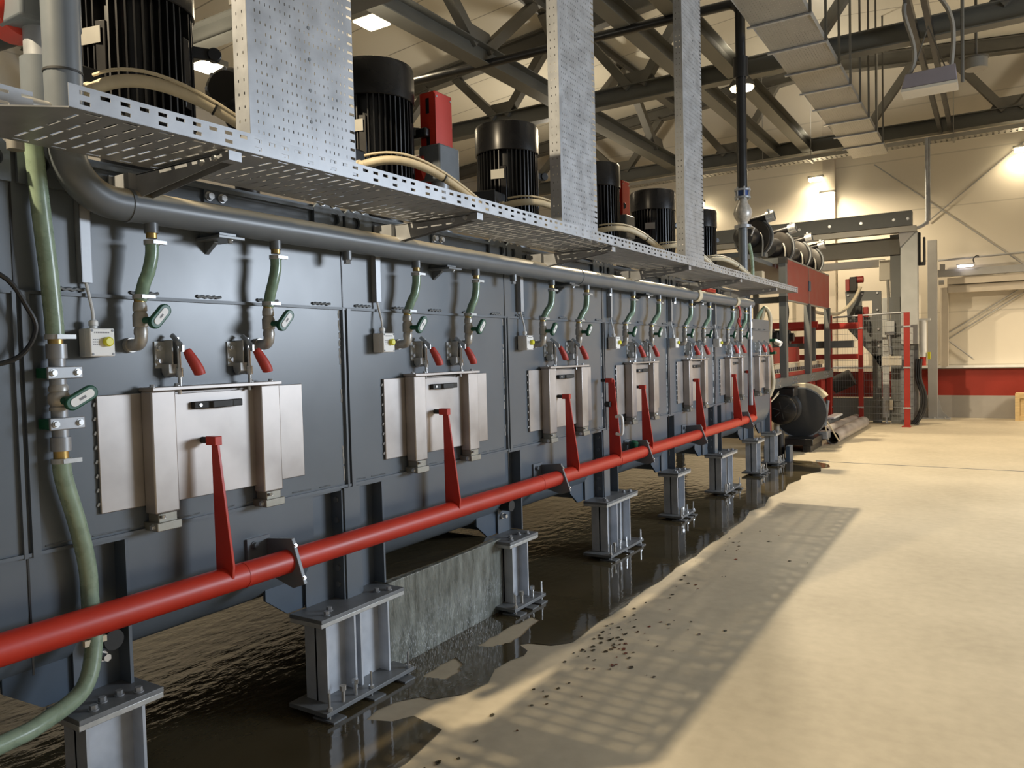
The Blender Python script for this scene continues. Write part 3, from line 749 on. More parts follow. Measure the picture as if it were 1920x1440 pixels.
# grey-cream elbow pipe at the foot of the vertical pipe
t = thing('small_elbow_pipe', 'short dusty elbow pipe beside the vertical grey pipe, above the cable tray corner', 'pipe', (-2.55, 1.2, 2.4))
build('pipe', MB().tube([(-2.55, 1.33, 2.42)] + [(-2.55, 1.27 - .05 * sin(a), 2.42 - .05 * (1 - cos(a))) for a in [pi / 2 * i / 6 for i in range(7)]] + [(-2.55, 1.22, 2.27)], .024, 14), 'duct', t)
# thin white vertical pipe at the end of the machine
t = thing('riser_pipe', 'thin pale vertical pipe at the far end of the header pipe, before the last hatch', 'pipe', (-2.52, 9.5, 1))
build('pipe', MB().cyl((-2.52, 9.47, 2.14), (-2.52, 9.47, .92), .026, n=14), 'galv', t)
build('union', MB().cyl((-2.52, 9.47, 1.86), (-2.52, 9.47, 1.93), .034, n=14).cyl((-2.52, 9.47, 1.72), (-2.52, 9.47, 1.76), .034, n=14), 'steel', t)
tag(build('orange_tie', MB().tube(smooth([(-2.50, 8.92, 2.1), (-2.48, 8.93, 2.0), (-2.5, 8.9, 1.93), (-2.49, 8.96, 1.86)], 5), .012, 6).tube(smooth([(-2.50, 8.95, 2.1), (-2.48, 8.9, 2.0), (-2.5, 8.95, 1.9)], 5), .01, 6), 'red_grip', origin=(-2.5, 8.92, 2.1)), 'orange-red strap dangling from the header pipe near the sixth hatch', 'strap')

# ------------------------------------------------------------------ red rail with press levers
px, pz_ = -2.515, .76
t = thing('lever_rail', 'long red tube along the machine with tapered red levers pressing on the hatches', 'rail', (px, 5, pz_))
build('tube', MB().tube([(px, -1.6, pz_), (px, 9.54, pz_)], .05, 24), 'red', t)
def lever(y, zt, name='press_lever', wt=.032):
    mb = MB().prism([(px - .045, pz_ + .01), (px + .048, pz_ + .01), (px + .055, pz_ + .06), (px - .045 + wt, zt), (px - .045, zt)], 'y', y - .006, y + .006)
    o = build(name, mb, 'red', t, bev=.002)
    build('press_tip', MB().cyl((F + .03, y, zt - .005), (px - .05, y, zt - .005), .013, n=12), 'rubber', o)
    mb = MB().box(px - .065, px - .008, y - .016, y + .016, zt - .022, zt + .012)
    
    q = build('press_pad', mb, 'red', o, bev=.002)
    return o
for y in (1.885, 3.355, 4.77, 6.147, 7.556, 8.866): lever(y, 1.306)
o = lever(5.486, 1.39, 'hand_lever', .05)
mb = MB().tube(smooth([(px + .02, 5.466, 1.10), (px + .06, 5.466, 1.11), (px + .075, 5.466, 1.08), (px + .075, 5.466, .99), (px + .06, 5.466, .965), (px + .02, 5.466, .97)], 5), .012, 10)
build('pull_grip', mb, 'white', o)
build('lock_knob', MB().cyl((px - .06, 5.46, 1.2), (px - .02, 5.46, 1.2), .022, n=14), 'rubber', o)
lever(9.49, 1.33, 'end_lever')
for y in (4.3, 5.52, 1.97):
    build('tube_weld', MB().ring((px, y - .006, pz_), (px, y + .006, pz_), .0515, .045, 24), 'red', t)
for i, (y, lb) in enumerate(((2.20, 'between the first and second red levers'), (4.55, 'just before the third red lever'), (6.06, 'next to the green pipe knob'), (7.47, 'just before the fifth red lever'), (9.21, 'at the far end of the red tube'))):
    b = thing('tube_bracket', 'slanted grey bracket holding the red tube, %s' % lb, 'bracket', (F, y, .8), 'grey brackets holding the red tube')
    n = 18
    poly = [(F + .012, .845), (px + .03, .86), (px + .098, .675), (px + .03, .65), (F + .05, .68), (F + .012, .70)]
    build('bearing_plate', MB().prism(poly, 'y', y - .009, y + .009), 'bracket', b, bev=.002)
    build('edge_bolt', MB().hexbolt((px + .042, y, .83), (1, 0, .3), .006, .006).hexbolt((px + .088, y, .70), (1, 0, .3), .006, .006), 'steel', b)
    pl = build('foot_plate', MB().box(F - .002, F + .012, y - .11, y + .01, .67, .86), 'bracket', b)
    build('foot_bolt', MB().hexbolt((F + .012, y - .075, .83), (1, 0, 0), .013, .014).hexbolt((F + .012, y - .075, .70), (1, 0, 0), .013, .014), 'pipe_grey', pl)
tag(build('pipe_knob', MB().lathe([(.03, 0), (.034, .01), (.034, .05), (.02, .06)], (px - .06, 5.98, .80), (.3, 0, 1), 16), 'ghandle', origin=(px, 5.98, .80)), 'round green knob behind the red tube, before the fourth red lever', 'knob')

# ------------------------------------------------------------------ long green hose with valve, nearest the camera
hxx = -2.595
t = thing('supply_hose', 'long green supply hose hanging at the near end of the machine, with clamped valve section', 'hose', (hxx, 1.32, 1.5))
def hs(pts): return smooth([(hxx + (p[2] if len(p) > 2 else 0), p[0] * 1.038, 1.6 - (1.6 - p[1]) * 1.038) for p in pts], 6)
build('upper_hose', MB().tube(hs([(1.245, 2.32), (1.25, 2.254), (1.259, 2.109), (1.274, 1.913), (1.283, 1.764), (1.285, 1.70)]), .028, 16), 'hose', t)
build('lower_hose', MB().tube(hs([(1.286, 1.31), (1.292, 1.24), (1.326, 1.098), (1.352, .952), (1.356, .829), (1.35, .69, .02), (1.294, .575, .05), (1.163, .525, .06), (1.06, .515, .07), (.85, .51, .08), (.4, .5, .08)]), .028, 16), 'hose', t)
mb = MB().cyl((hxx, 1.334, 1.735), (hxx, 1.334, 1.665), .023, n=14).mark().cyl((hxx, 1.335, 1.335), (hxx, 1.335, 1.27), .023, n=14)
build('brass_nipple', mb, 'brass', t)
mb = MB()
for y, z in ((1.334, 1.698), (1.335, 1.292)):
    mb.mark().ring((hxx, y, z - .008), (hxx, y, z + .008), .031, .024, 18); mb.box(hxx + .018, hxx + .034, y - .01, y + .05, z - .007, z + .007)
build('hose_clip', mb, 'zinc', t)
mb = MB()
for z0, z1, r in ((1.675, 1.628, .031), (1.63, 1.54, .025), (1.465, 1.365, .025), (1.37, 1.325, .031)): mb.mark().cyl((hxx, 1.336, z0), (hxx, 1.336, z1), r, n=18)
build('galvanised_nipple', mb, 'galv', t)
mb = MB().lathe([(.025, 0), (.03, .01), (.03, .022), (.026, .025), (.033, .035), (.033, .06), (.026, .07), (.03, .075), (.03, .085)], (hxx, 1.337, 1.543), (0, 0, -1), 16)
v = build('valve_body', mb, 'nickel', t)
mtx = Matrix.Translation((hxx + .055, 1.378, 1.497)) @ Matrix.Rotation(radians(-62), 4, 'X')
mb = MB().cyl((hxx + .02, 1.335, 1.49), (hxx + .055, 1.345, 1.49), .014, n=10).stad(mtx, -.009, .010, .024, .058)
build('valve_handle', mb, 'ghandle', v, bev=.004)
build('handle_label', MB().stad(mtx, .010, .0122, .0135, .043), 'white', v)
build('handle_print', MB().box(.0126, .0130, -.004, .004, -.012, .012, mtx), 'ink', v)
for z in (1.581, 1.415):
    g = build('clamp_block', MB().box(F + .01, hxx + .02, 1.29, 1.385, z - .017, z + .017), 'ghandle', t, bev=.003)
    build('clamp_plate', MB().box(hxx + .02, hxx + .03, 1.29, 1.403, z - .02, z + .02), 'galv', g, bev=.003)
    build('clamp_bolt', MB().hexbolt((hxx + .03, 1.308, z), (1, 0, 0), .009, .008).hexbolt((hxx + .03, 1.385, z), (1, 0, 0), .009, .008), 'steel', g)
build('hose_strap', MB().box(hxx + .02, hxx + .034, 1.365, 1.44, .665, .685), 'cream', t)
tag(build('black_cable', MB().tube(smooth([(F + .03, 1.0, 1.93), (F + .05, 1.18, 1.89), (F + .06, 1.25, 1.79), (F + .06, 1.272, 1.72), (F + .05, 1.235, 1.645), (F + .04, 1.16, 1.612), (F + .03, 1.0, 1.60)], 6), .008, 8), 'black', origin=(F, 1.0, 1.75)), 'looped black cable on the grey panel, nearest the camera', 'cable')

# ------------------------------------------------------------------ cable tray along the machine top
TX0, TX1, TZ, TH = -2.45, -2.02, 2.272, .06
t = thing('cable_tray', 'long galvanised perforated cable tray cantilevered along the top of the machine', 'cable tray', (-2.24, 5, TZ))
us = [0, .018, .028, .05, .115, .135, .20, .225, .29, .315, .38, .40, .412, TX1 - TX0]
slot = (3, 5, 7, 9)
ya = 1.10
while ya < 9.7:
    yb = min(ya + 1.44, 9.75); vs = [0.0]
    while vs[-1] < yb - ya - .06: vs += [vs[-1] + .044, vs[-1] + .054]
    vs.append(yb - ya)
    mb = MB().perf((TX0, ya, TZ), (1, 0, 0), (0, 1, 0), us, vs, lambda i, j: (i in slot and j % 2 == 1 and (j // 2) % 12 != 11) or (i in (1, 11) and j % 4 == 2))
    build('tray_floor', mb, 'galv', t, solid=.002, flat=True)
    yr = [0.0]
    while yr[-1] < yb - ya - .06: yr += [yr[-1] + .028, yr[-1] + .056]
    yr.append(yb - ya)
    for x in (TX1, TX0):
        mb = MB().perf((x, ya, TZ), (0, 1, 0), (0, 0, 1), yr, [0, .011, .022, .037, .048, TH], lambda i, j: i % 2 == 1 and ((j == 1 and (i // 2) % 2 == 0) or (j == 3 and (i // 2) % 2 == 1)) or (i % 2 == 1 and j == 3))
        build('side_wall', mb, 'galv', t, solid=.002, flat=True)
    ya = yb
build('end_cap', MB().box(TX1 - .004, TX1 + .003, 9.70, 9.755, TZ - .008, TZ + TH + .004), 'galv', t)
# tray corner piece by the vertical pipe
t = thing('tray_corner', 'short galvanised tray piece at the near end, around the vertical grey pipe', 'cable tray', (-2.6, .5, TZ))
vs = [0.0]
while vs[-1] < 1.7: vs += [vs[-1] + .05, vs[-1] + .062]
build('tray_floor', MB().perf((-2.60, -.7, TZ - .003), (1, 0, 0), (0, 1, 0), [0, .05, .12, .15, .22, .25, .32, .40], vs, lambda i, j: i in (1, 3, 5) and j % 2 == 1), 'galv', t, solid=.002, flat=True)
yr = [0.0]
while yr[-1] < 1.75: yr += [yr[-1] + .03, yr[-1] + .06]
build('side_wall', MB().perf((-2.195, -.7, TZ), (0, 1, 0), (0, 0, 1), yr, [0, .02, .028, .05, .058, TH + .01], lambda i, j: i % 2 == 1 and j in (1, 3)), 'galv', t, solid=.002, flat=True)
build('gusset_plate', MB().prism([(-2.195, .95), (TX1 - .0, 1.10), (TX0, 1.10), (-2.5, 1.04)], 'z', TZ - .004, TZ), 'galv', t)
BR = [(1.62, 'nearest the camera, over the first hose drop'), (2.985, 'over the second button box'), (4.47, 'over the third pair of hose drops'), (5.90, 'over the fourth pair of hose drops'), (7.35, 'over the fifth pair of hose drops'), (8.75, 'over the sixth pair of hose drops')]
for y, lb in BR:
    b = thing('tray_bracket', 'tapered galvanised bracket under the long cable tray, %s' % lb, 'bracket', (-2.6, y, 2.25), 'brackets under the cable tray')
    poly = [(-2.63, 2.262), (-2.045, 2.262), (-2.045, 2.238), (-2.56, 2.175), (-2.63, 2.175)]
    mb = MB().prism(poly, 'y', y - .022, y - .019); mb.prism(poly, 'y', y + .019, y + .022); mb.box(-2.63, -2.045, y - .022, y + .022, 2.259, 2.264)
    build('arm', mb, 'galv', b)
    build('root_plate', MB().box(-2.64, -2.63, y - .06, y + .06, 2.165, 2.268).box(-2.63, -2.53, y - .05, y - .022, 2.172, 2.264), 'galv', b)
    build('tip_cap', MB().box(-2.075, -2.03, y - .024, y + .024, 2.236, 2.266), 'galv', b)
    build('bracket_bolt', MB().hexbolt((-2.10, y - .022, 2.25), (0, -1, 0), .008, .008).hexbolt((-2.17, y - .022, 2.247), (0, -1, 0), .008, .008), 'steel', b)

# upright perforated trays
def upright(y0, w, label, zt=5.4):
    t = thing('upright_tray', label, 'cable tray', (-2.27, y0, TZ), 'upright perforated trays')
    x = -2.25; z0 = TZ + .015
    us = [0.0, .035]
    while us[-1] < w - .05: us += [us[-1] + .004, us[-1] + .0235]
    us = [u for u in us if u < w - .01] + [w]
    vs = [0.0, .03]
    while vs[-1] < zt - z0 - .06: vs += [vs[-1] + .011, vs[-1] + .036]
    vs.append(zt - z0)
    big = set()
    mb = MB().perf((x, y0, z0), (0, 1, 0), (0, 0, 1), us, vs, lambda i, j: i % 2 == 1 and j % 2 == 1 and ((i // 2) % 9 != 4 or (j // 2) % 2 == 0) and ((i // 2) + (j // 2) * 5) % 11 != 0)
    build('web', mb, 'galv', t, solid=.002, flat=True)
    vs2 = [0.0, .03]
    while vs2[-1] < zt - z0 - .06: vs2 += [vs2[-1] + .010, vs2[-1] + .048]
    vs2.append(zt - z0)
    for y in (y0, y0 + w):
        mb = MB().perf((x - .075, y, z0), (1, 0, 0), (0, 0, 1), [0, .02, .025, .05, .055, .075], vs2, lambda i, j: i in (1, 3) and j % 2 == 1)
        build('flange', mb, 'galv', t, solid=.002, flat=True)
    mb = MB()
    z = z0 + .12
    while z < zt: mb.cyl((x - .002, y0 + w * .55, z), (x + .003, y0 + w * .55, z), .007, n=10); z += .12
    build('rivet', mb, 'plate', t)
upright(1.865, .535, 'widest perforated upright tray, rising between the first two black motors', 3.7)
upright(4.20, .50, 'second perforated upright tray, rising between the third and fourth motors', 4.4)
upright(6.43, .50, 'third perforated upright tray, farthest of the three', 5.3)
# overhead tray joining the uprights
t = thing('overhead_tray', 'flat tray overhead at the top edge of the view, beside the first upright tray', 'cable tray', (-2.4, 2.8, 3.1))
vs = [0.0]
while vs[-1] < 1.0: vs += [vs[-1] + .05, vs[-1] + .062]
vs = [0, .4]
build('tray_floor', MB().box(-3.2, -2.2, 2.55, 2.98, 3.365, 3.37), 'duct', t)
build('side_wall', MB().box(-3.2, -2.2, 2.55, 2.554, 3.37, 3.43), 'duct', t)
build('side_wall', MB().box(-3.2, -2.2, 2.976, 2.98, 3.37, 3.43), 'duct', t)
build('strut', MB().box(-2.34, -2.3, 2.395, 2.99, 3.43, 3.47), 'duct', t)

# ------------------------------------------------------------------ big black motors on the machine top
MX = -3.05
def make_motor(x, y):
    t = thing('electric_motor', '', 'motor', (x, y, 2.318), 'black finned motors on the machine top')
    build('mount_flange', MB().lathe([(.19, 0), (.19, .03), (.15, .035), (.15, .24), (.215, .25), (.215, .285)], (x, y, 2.318), (0, 0, 1), 32), 'black', t)
    mb = MB().lathe([(.185, 0), (.185, .49)], (x, y, 2.60), (0, 0, 1), 32)
    nf = 44
    for i in range(nf):
        a = 2 * pi * i / nf
        if i % 11 == 3: continue
        m = Matrix.Translation((x, y, 0)) @ Matrix.Rotation(a, 4, 'Z')
        mb.box(.18, .225, -.0035, .0035, 2.60, 3.08, m)
    build('finned_body', mb, 'black', t)
    for i in (3, 14, 25, 36):
        m = Matrix.Translation((x, y, 0)) @ Matrix.Rotation(2 * pi * i / nf, 4, 'Z')
        build('smooth_rib', MB().box(.17, .228, -.022, .022, 2.66, 2.95, m), 'cowl', t, bev=.004)
    build('fan_cowl', MB().lathe([(.231, 0), (.235, .004), (.235, .185), (.228, .205), (.205, .214), (.08, .218)], (x, y, 3.065), (0, 0, 1), 48), 'cowl', t)
    m = Matrix.Translation((x, y, 0)) @ Matrix.Rotation(radians(-86), 4, 'Z')
    b = build('terminal_box', MB().box(.20, .36, -.11, .09, 2.58, 2.75, m), 'black', t, bev=.01)
    build('box_lid', MB().box(.36, .375, -.115, .095, 2.575, 2.755, m), 'black', b, bev=.006)
    mg = Matrix.Translation((x, y, 0)) @ Matrix.Rotation(radians(-40), 4, 'Z')
    build('name_plate', MB().box(.229, .232, -.05, .05, 2.86, 2.925, Matrix.Translation((x, y, 0)) @ Matrix.Rotation(radians(-76), 4, 'Z')), 'duct', t)
    p = m @ Vector((.29, .09, 2.65)); d = (m.to_3x3() @ Vector((0, 1, 0)))
    build('gland', MB().lathe([(.03, 0), (.03, .03), (.024, .035), (.024, .07)], p, d, 14), 'cream', t)
    m2 = Matrix.Translation((x, y, 0)) @ Matrix.Rotation(radians(60), 4, 'Z')
    build('lifting_eye', MB().box(.22, .31, -.012, .012, 2.92, 2.97, m2).cyl(m2 @ Vector((.31, -.02, 2.945)), m2 @ Vector((.31, .02, 2.945)), .03, n=14), 'black', t, bev=.004)
    e = p + d * .07
    return t, e, d
ML = ['biggest black motor nearest the camera, beside the thick vertical grey pipe', 'black motor partly behind the first perforated upright tray, left of a red actuator',
      'black motor between the red actuator and the second upright tray', 'black motor half hidden behind the second perforated upright tray',
      'black motor in front of the third perforated upright tray', 'farthest black motor, half hidden behind the third upright tray']
m0, e0, d0 = make_motor(MX, 1.95); m0['label'] = ML[0]
MY = [1.95, 3.42, 4.86, 6.32, 7.72, 9.14]
CL = ['nearest the camera', 'curving past the second motor to the red actuator', 'from the third motor to the second upright tray', 'from the motor behind the second upright tray', 'in front of the fifth motor', 'beyond the third upright tray']
for i, y in enumerate(MY):
    if i: dup(m0, (MX, y, 2.318), ML[i])
    e = e0 + Vector((0, y - MY[0], 0))
    c = thing('motor_cable', 'cream motor cable, ' + CL[i], 'cable', (MX, y, 2.4), 'cream motor cables')
    pts = bez(e - d0 * .02, e + d0 * .22 + Vector((.02, .0, .03)), e + Vector((.27, .26, .04)), Vector((-2.36, y + .42, 2.29)), 16)
    build('sheath', MB().tube(pts, .024, 12), 'cream', c)
    q = pts[10]; tn = (pts[11] - pts[9]).normalized()
    build('cable_tie', MB().ring(q - tn * .004, q + tn * .004, .027, .022, 14), 'rubber', c)
    pts2 = [p + Vector((.02, -.01, .045 * (1 - k / 16))) for k, p in enumerate(pts)]
    build('thin_wire', MB().tube(pts2, .007, 6), 'cream', c)
# red actuators between the motors
def make_act(x, y):
    t = thing('red_actuator', '', 'actuator', (x, y, 2.318), 'red and grey actuators among the motors')
    mb = MB().box(x - .045, x + .07, y - .065, y - .06, 2.93, 3.27); mb.box(x + .065, x + .07, y - .065, y + .10, 2.93, 3.27); mb.box(x - .045, x + .07, y - .065, y + .10, 3.265, 3.27)
    b = build('red_bracket', mb, 'red', t, bev=.002)
    mb = MB()
    for z in (2.95, 3.24):
        for q in (-.05, .085): mb.mark().cyl((x + .07, y + q, z), (x + .074, y + q, z), .007, n=8)
    build('bracket_bolt', mb, 'steel', b)
    for z in (3.0, 3.19): build('adjust_slot', MB().box(x - .0, x + .025, y - .0665, y - .065, z - .045, z + .045), 'black', b)
    build('motor_drum', MB().cyl((x - .26, y - .05, 2.82), (x - .10, y - .03, 2.82), .095, n=24), 'rubber', t)
    build('plug_connector', MB().box(x - .12, x + .03, y - .11, y - .065, 3.0, 3.055), 'black', t, bev=.01)
    build('gear_case', MB().lathe([(.07, 0), (.10, .02), (.10, .12), (.07, .14)], (x - .12, y - .03, 2.82), (1, 0, 0), 24), 'red', t)
    build('grey_block', MB().box(x - .04, x + .12, y - .10, y + .10, 2.74, 2.95), 'pipe_grey', t, bev=.012)
    build('steel_neck', MB().cyl((x + .04, y, 2.64), (x + .04, y, 2.74), .055, n=20), 'galv', t)
    build('lower_pipe', MB().cyl((x + .04, y, 2.318), (x + .04, y, 2.64), .068, n=20), 'pipe_grey', t)
    return t
a0 = make_act(-2.87, 3.74); a0.location.z = 2.225; a0['label'] = 'red and grey actuator between the second and third black motors'
dup(a0, (-2.76, 1.40, 2.31), 'red and grey actuator at the near end, behind the thick vertical grey pipe')
dup(a0, (-2.95, 6.62, 2.225), 'red actuator mostly hidden behind the second upright tray')
# round black valve between motors
t = thing('round_valve', 'black round bolted valve with pipe elbow between the biggest motor and the first upright tray', 'valve', (-3.2, 2.62, 2.318))
build('valve_disc', MB().lathe([(.09, 0), (.11, .01), (.11, .06), (.08, .09)], (-3.2, 2.55, 2.93), (.5, -1, .1), 24), 'fan', t)
mb = MB()
for i in range(8):
    a = 2 * pi * i / 8; u = Vector((.89, .45, 0)); c = Vector((-3.2, 2.55, 2.93)) + Vector((.5, -1, .1)).normalized() * .06
    p = c + u * .09 * cos(a) + Vector((0, 0, 1)) * .09 * sin(a); mb.mark().cyl(p, p + Vector((.5, -1, .1)).normalized() * .02, .012, n=8)
build('disc_bolt', mb, 'steel', t)
build('elbow', MB().tube(smooth([(-3.08, 2.48, 2.77), (-3.16, 2.58, 2.77), (-3.2, 2.62, 2.71), (-3.2, 2.62, 2.318)], 5), .06, 16), 'fan', t)

# ------------------------------------------------------------------ wet concrete block and water
blk = thing('concrete_block', 'wet streaked concrete block under the machine between the wide and narrow pedestals', 'concrete block', (-3.0, 3.45, 0))
build('block', MB().box(-3.22, -2.62, 2.93, 3.99, 0, .455), 'conc', blk, origin=None, bev=.004)
t = tag(build('block_puddle', MB().prism([(-3.20, 2.95), (-2.66, 2.95), (-2.64, 3.5), (-2.66, 3.96), (-3.20, 3.96)], 'z', .455, .459), 'water', origin=(0, 0, .455)), 'puddle standing on top of the wet concrete block', 'water', kind='stuff')
outer = [(-12, -2.5), (-1.93, -2.5)]
yy = 0.0
PATCH = [(-2.01, 2.56), (-2.2, 2.60), (-2.25, 2.51), (-2.36, 2.47), (-2.38, 2.56), (-2.36, 2.67), (-2.29, 2.77), (-2.23, 2.77), (-2.13, 2.89), (-2.1, 3.05), (-2.16, 3.2), (-2.15, 3.34), (-2.12, 3.42), (-2.14, 3.49), (-2.22, 3.54), (-2.19, 3.59), (-2.06, 3.62), (-1.99, 3.70)]
while yy < 6.9:
    if 2.5 < yy < 3.72:
        if PATCH: outer += PATCH; PATCH = []
    else: outer.append((-1.985 + .010 * sin(yy * 9) + .006 * sin(yy * 23), yy))
    yy += .12
outer += [(-1.99, 7.2), (-2.05, 7.6), (-1.98, 7.9), (-2.06, 8.4), (-2.0, 8.9), (-2.06, 9.3), (-2.0, 9.7), (-2.05, 10.0), (-1.98, 10.25), (-1.9, 10.45), (-1.95, 10.7), (-1.86, 10.85), (-1.9, 11.05), (-1.98, 11.2), (-2.2, 11.33), (-12, 11.33)]
HOLES = [
    [(-2.43, 2.95), (-2.43, 3.23), (-2.36, 3.19), (-2.3, 3.08), (-2.3, 2.98), (-2.38, 2.96)],
    [(-2.42, 3.42), (-2.42, 3.75), (-2.39, 3.97), (-2.32, 3.93), (-2.29, 3.72), (-2.28, 3.55), (-2.36, 3.43)]]
def wob(poly, n=5, amp=.012):
    out = []
    for i in range(len(poly)):
        a, b = Vector((*poly[i], 0)), Vector((*poly[(i + 1) % len(poly)], 0)); L = (b - a).length
        for k in range(n):
            p = a.lerp(b, k / n)
            if k and L < 1.5: p += Vector((random.uniform(-1, 1), random.uniform(-1, 1), 0)) * min(amp, L * .08)
            out.append(p)
    return out
def sheet(polys, z):
    vs = []
    for p in polys: vs += p
    return MB().add([(v.x, v.y, z) for v in vs], [tuple(t) for t in tessellate_polygon(polys)])
mb = sheet([[Vector((*p, 0)) for p in outer]] + [wob(h) for h in HOLES], .004)
for _ in range(130):                       # splashed drops on the dry aisle beside the water
    cx = -1.93 + abs(random.gauss(0, .22)); cy = random.choice([random.gauss(3.85, .25), random.uniform(1.9, 7)]); r = random.uniform(.003, .011)
    n = 9; mb.add([(cx + r * cos(2 * pi * k / n) * random.uniform(.7, 1.5), cy + r * 1.6 * sin(2 * pi * k / n) * random.uniform(.7, 1.2), .003) for k in range(n)], [tuple(range(n))])
w_ = build('water', mb, 'water', origin=(0, 0, 0), flat=True)
for p in w_.data.polygons:
    if p.normal.z < 0: p.flip()
tag(w_, 'dirty brown water lying on the floor under and beside the machine', 'water', kind='stuff')
tag(build('plastic_scrap', MB().tube(smooth([(-3.40, 7.35, .02), (-3.42, 7.37, .06), (-3.44, 7.40, .07), (-3.42, 7.42, .03)], 4), .035, 7), 'leaf', origin=(-3.42, 7.38, 0)), 'crumpled yellow-green scrap lying in the water behind a pedestal', 'scrap')

# ------------------------------------------------------------------ far end: pump, pipes, conveyor, frame, fans
t = thing('pump', 'big black pump with round motor housing at the end of the machine', 'pump', (-2.65, 12.4, 0))
ax = Vector((.16, -1, 0)).normalized()
c = Vector((-2.62, 12.75, .57))
build('volute', MB().lathe([(.30, -.02), (.385, 0), (.39, .05), (.36, .16), (.2, .2)], c, -ax, 36), 'rubber', t)
build('volute_rim', MB().ring(c + ax * .0, c - ax * .05, .405, .37, 40), 'plate', t)
mb = MB()
n = 12
poly = [(.47 * cos(radians(a)), .47 * sin(radians(a))) for a in range(35, 150, 8)] + [(.36 * cos(radians(a)), .36 * sin(radians(a))) for a in range(147, 30, -8)]
build('cream_casing', MB().prism([(c.x + u, c.z + v) for u, v in poly], 'y', c.y + .05, c.y + .24), 'cream', t, bev=.01)
mc = Vector((-2.74, 12.05, .66))
build('motor_body', MB().lathe([(.19, 0), (.21, .02), (.21, .5), (.26, .52), (.26, .6)], mc, -ax, 30), 'black', t)
mb = MB()
for i in range(10):
    mb.mark().ring(mc - ax * (.06 + i * .045), mc - ax * (.078 + i * .045), .228, .20, 26)
build('cooling_fin', mb, 'rubber', t)
fc = build('fan_cover', MB().lathe([(.215, 0), (.225, -.03), (.21, -.10), (.15, -.13)], mc, -ax, 30), 'cowl', t)
mb = MB()
for i in range(6):
    a = i * pi / 3 + .3; p = mc + ax * .131
    u = Vector((ax.y, -ax.x, 0)); e = u * cos(a) + Vector((0, 0, 1)) * sin(a); mb.mark().bar(p + e * .03, p + e * .14, .014, .006, tuple(ax))
build('cover_spoke', mb, 'rubber', fc)
build('terminal_box', MB().box(-2.92, -2.60, 12.2, 12.5, .86, .99), 'black', t, bev=.01)
build('box_lid', MB().box(-2.94, -2.58, 12.18, 12.52, .99, 1.01), 'cowl', t, bev=.005)
build('pump_foot', MB().box(-2.95, -2.35, 12.3, 13.2, .10, .20).box(-2.9, -2.8, 12.3, 13.2, 0, .1).box(-2.5, -2.38, 12.3, 13.2, 0, .1), 'black', t, bev=.008)
build('side_flange', MB().cyl((-2.30, 13.0, .35), (-2.26, 13.05, .75), .03, n=10), 'plate', t)
build('inlet_pipe', MB().cyl((-2.86, 12.2, .02), (-2.86, 12.2, .45), .045, n=14), 'duct', t)
for p in (((-2.45, 12.9, .62), (-2.2, 12.9, .55), (-2.35, 13.1, .3), (-2.3, 13.3, .1)), ((-2.43, 12.9, .6), (-2.25, 12.95, .5), (-2.2, 13.2, .2), (-2.15, 13.4, .06))):
    build('wire', MB().tube(bez(*p), .012, 6), 'cream', t)
build('bracket_box', MB().box(-2.42, -2.28, 13.1, 13.4, .12, .24), 'galv', t, bev=.01)
t = thing('floor_bracket', 'blue-grey steel bracket with silver bolt on the floor at the machine end', 'bracket', (-2.62, 11.25, 0))
build('channel', MB().box(-2.80, -2.44, 11.16, 11.36, 0, .03).box(-2.80, -2.74, 11.16, 11.36, .03, .22).box(-2.50, -2.44, 11.16, 11.36, .03, .22), 'bluegrey', t, bev=.004)
build('screw_post', MB().cyl((-2.60, 11.26, .03), (-2.60, 11.26, .42), .07, n=12), 'black', t)
build('silver_bolt', MB().cyl((-2.70, 11.22, .03), (-2.70, 11.22, .34), .014, n=10).cyl((-2.70, 11.22, .34), (-2.70, 11.22, .37), .026, n=6), 'steel', t)
# pale drain hose from the hose drops at the end
t = thing('drain_hose', 'cream hose with green clamps hanging at the machine end above the black pump', 'hose', (-2.72, 11.35, 1.5))
build('hose', MB().tube(smooth([(-2.86, 11.35, 1.98), (-2.80, 11.35, 2.18), (-2.73, 11.35, 2.05), (-2.74, 11.35, 1.72), (-2.72, 11.35, 1.35), (-2.70, 11.35, 1.1), (-2.76, 11.35, .92), (-2.85, 11.35, .85)], 6), .03, 12), 'cream', t)
build('clear_loop', MB().tube(smooth([(-2.60, 9.6, 1.95), (-2.75, 10.2, 1.93), (-2.86, 11.0, 1.96), (-2.86, 11.3, 2.12), (-2.80, 11.35, 2.2)], 6), .028, 10), 'hose', t)
for z in (1.72, 1.54): build('clamp_block', MB().box(-2.83, -2.66, 11.3, 11.42, z - .02, z + .02), 'ghandle', t, bev=.004)
build('white_valve', MB().cyl((-2.66, 11.35, 1.70), (-2.58, 11.33, 1.66), .04, n=14), 'white', t)
t = thing('thin_wires', 'loose pale wires hanging from the pump terminal box past the end of the red tube', 'wire', (-2.85, 11.5, .7))
for dz in (0, .03): build('wire', MB().tube(smooth([(-2.75, 11.9, .92 + dz), (-2.83, 11.7, .80), (-2.93, 11.5, .70 - dz), (-2.98, 11.4, .74)], 6), .008, 6), 'cream', t)
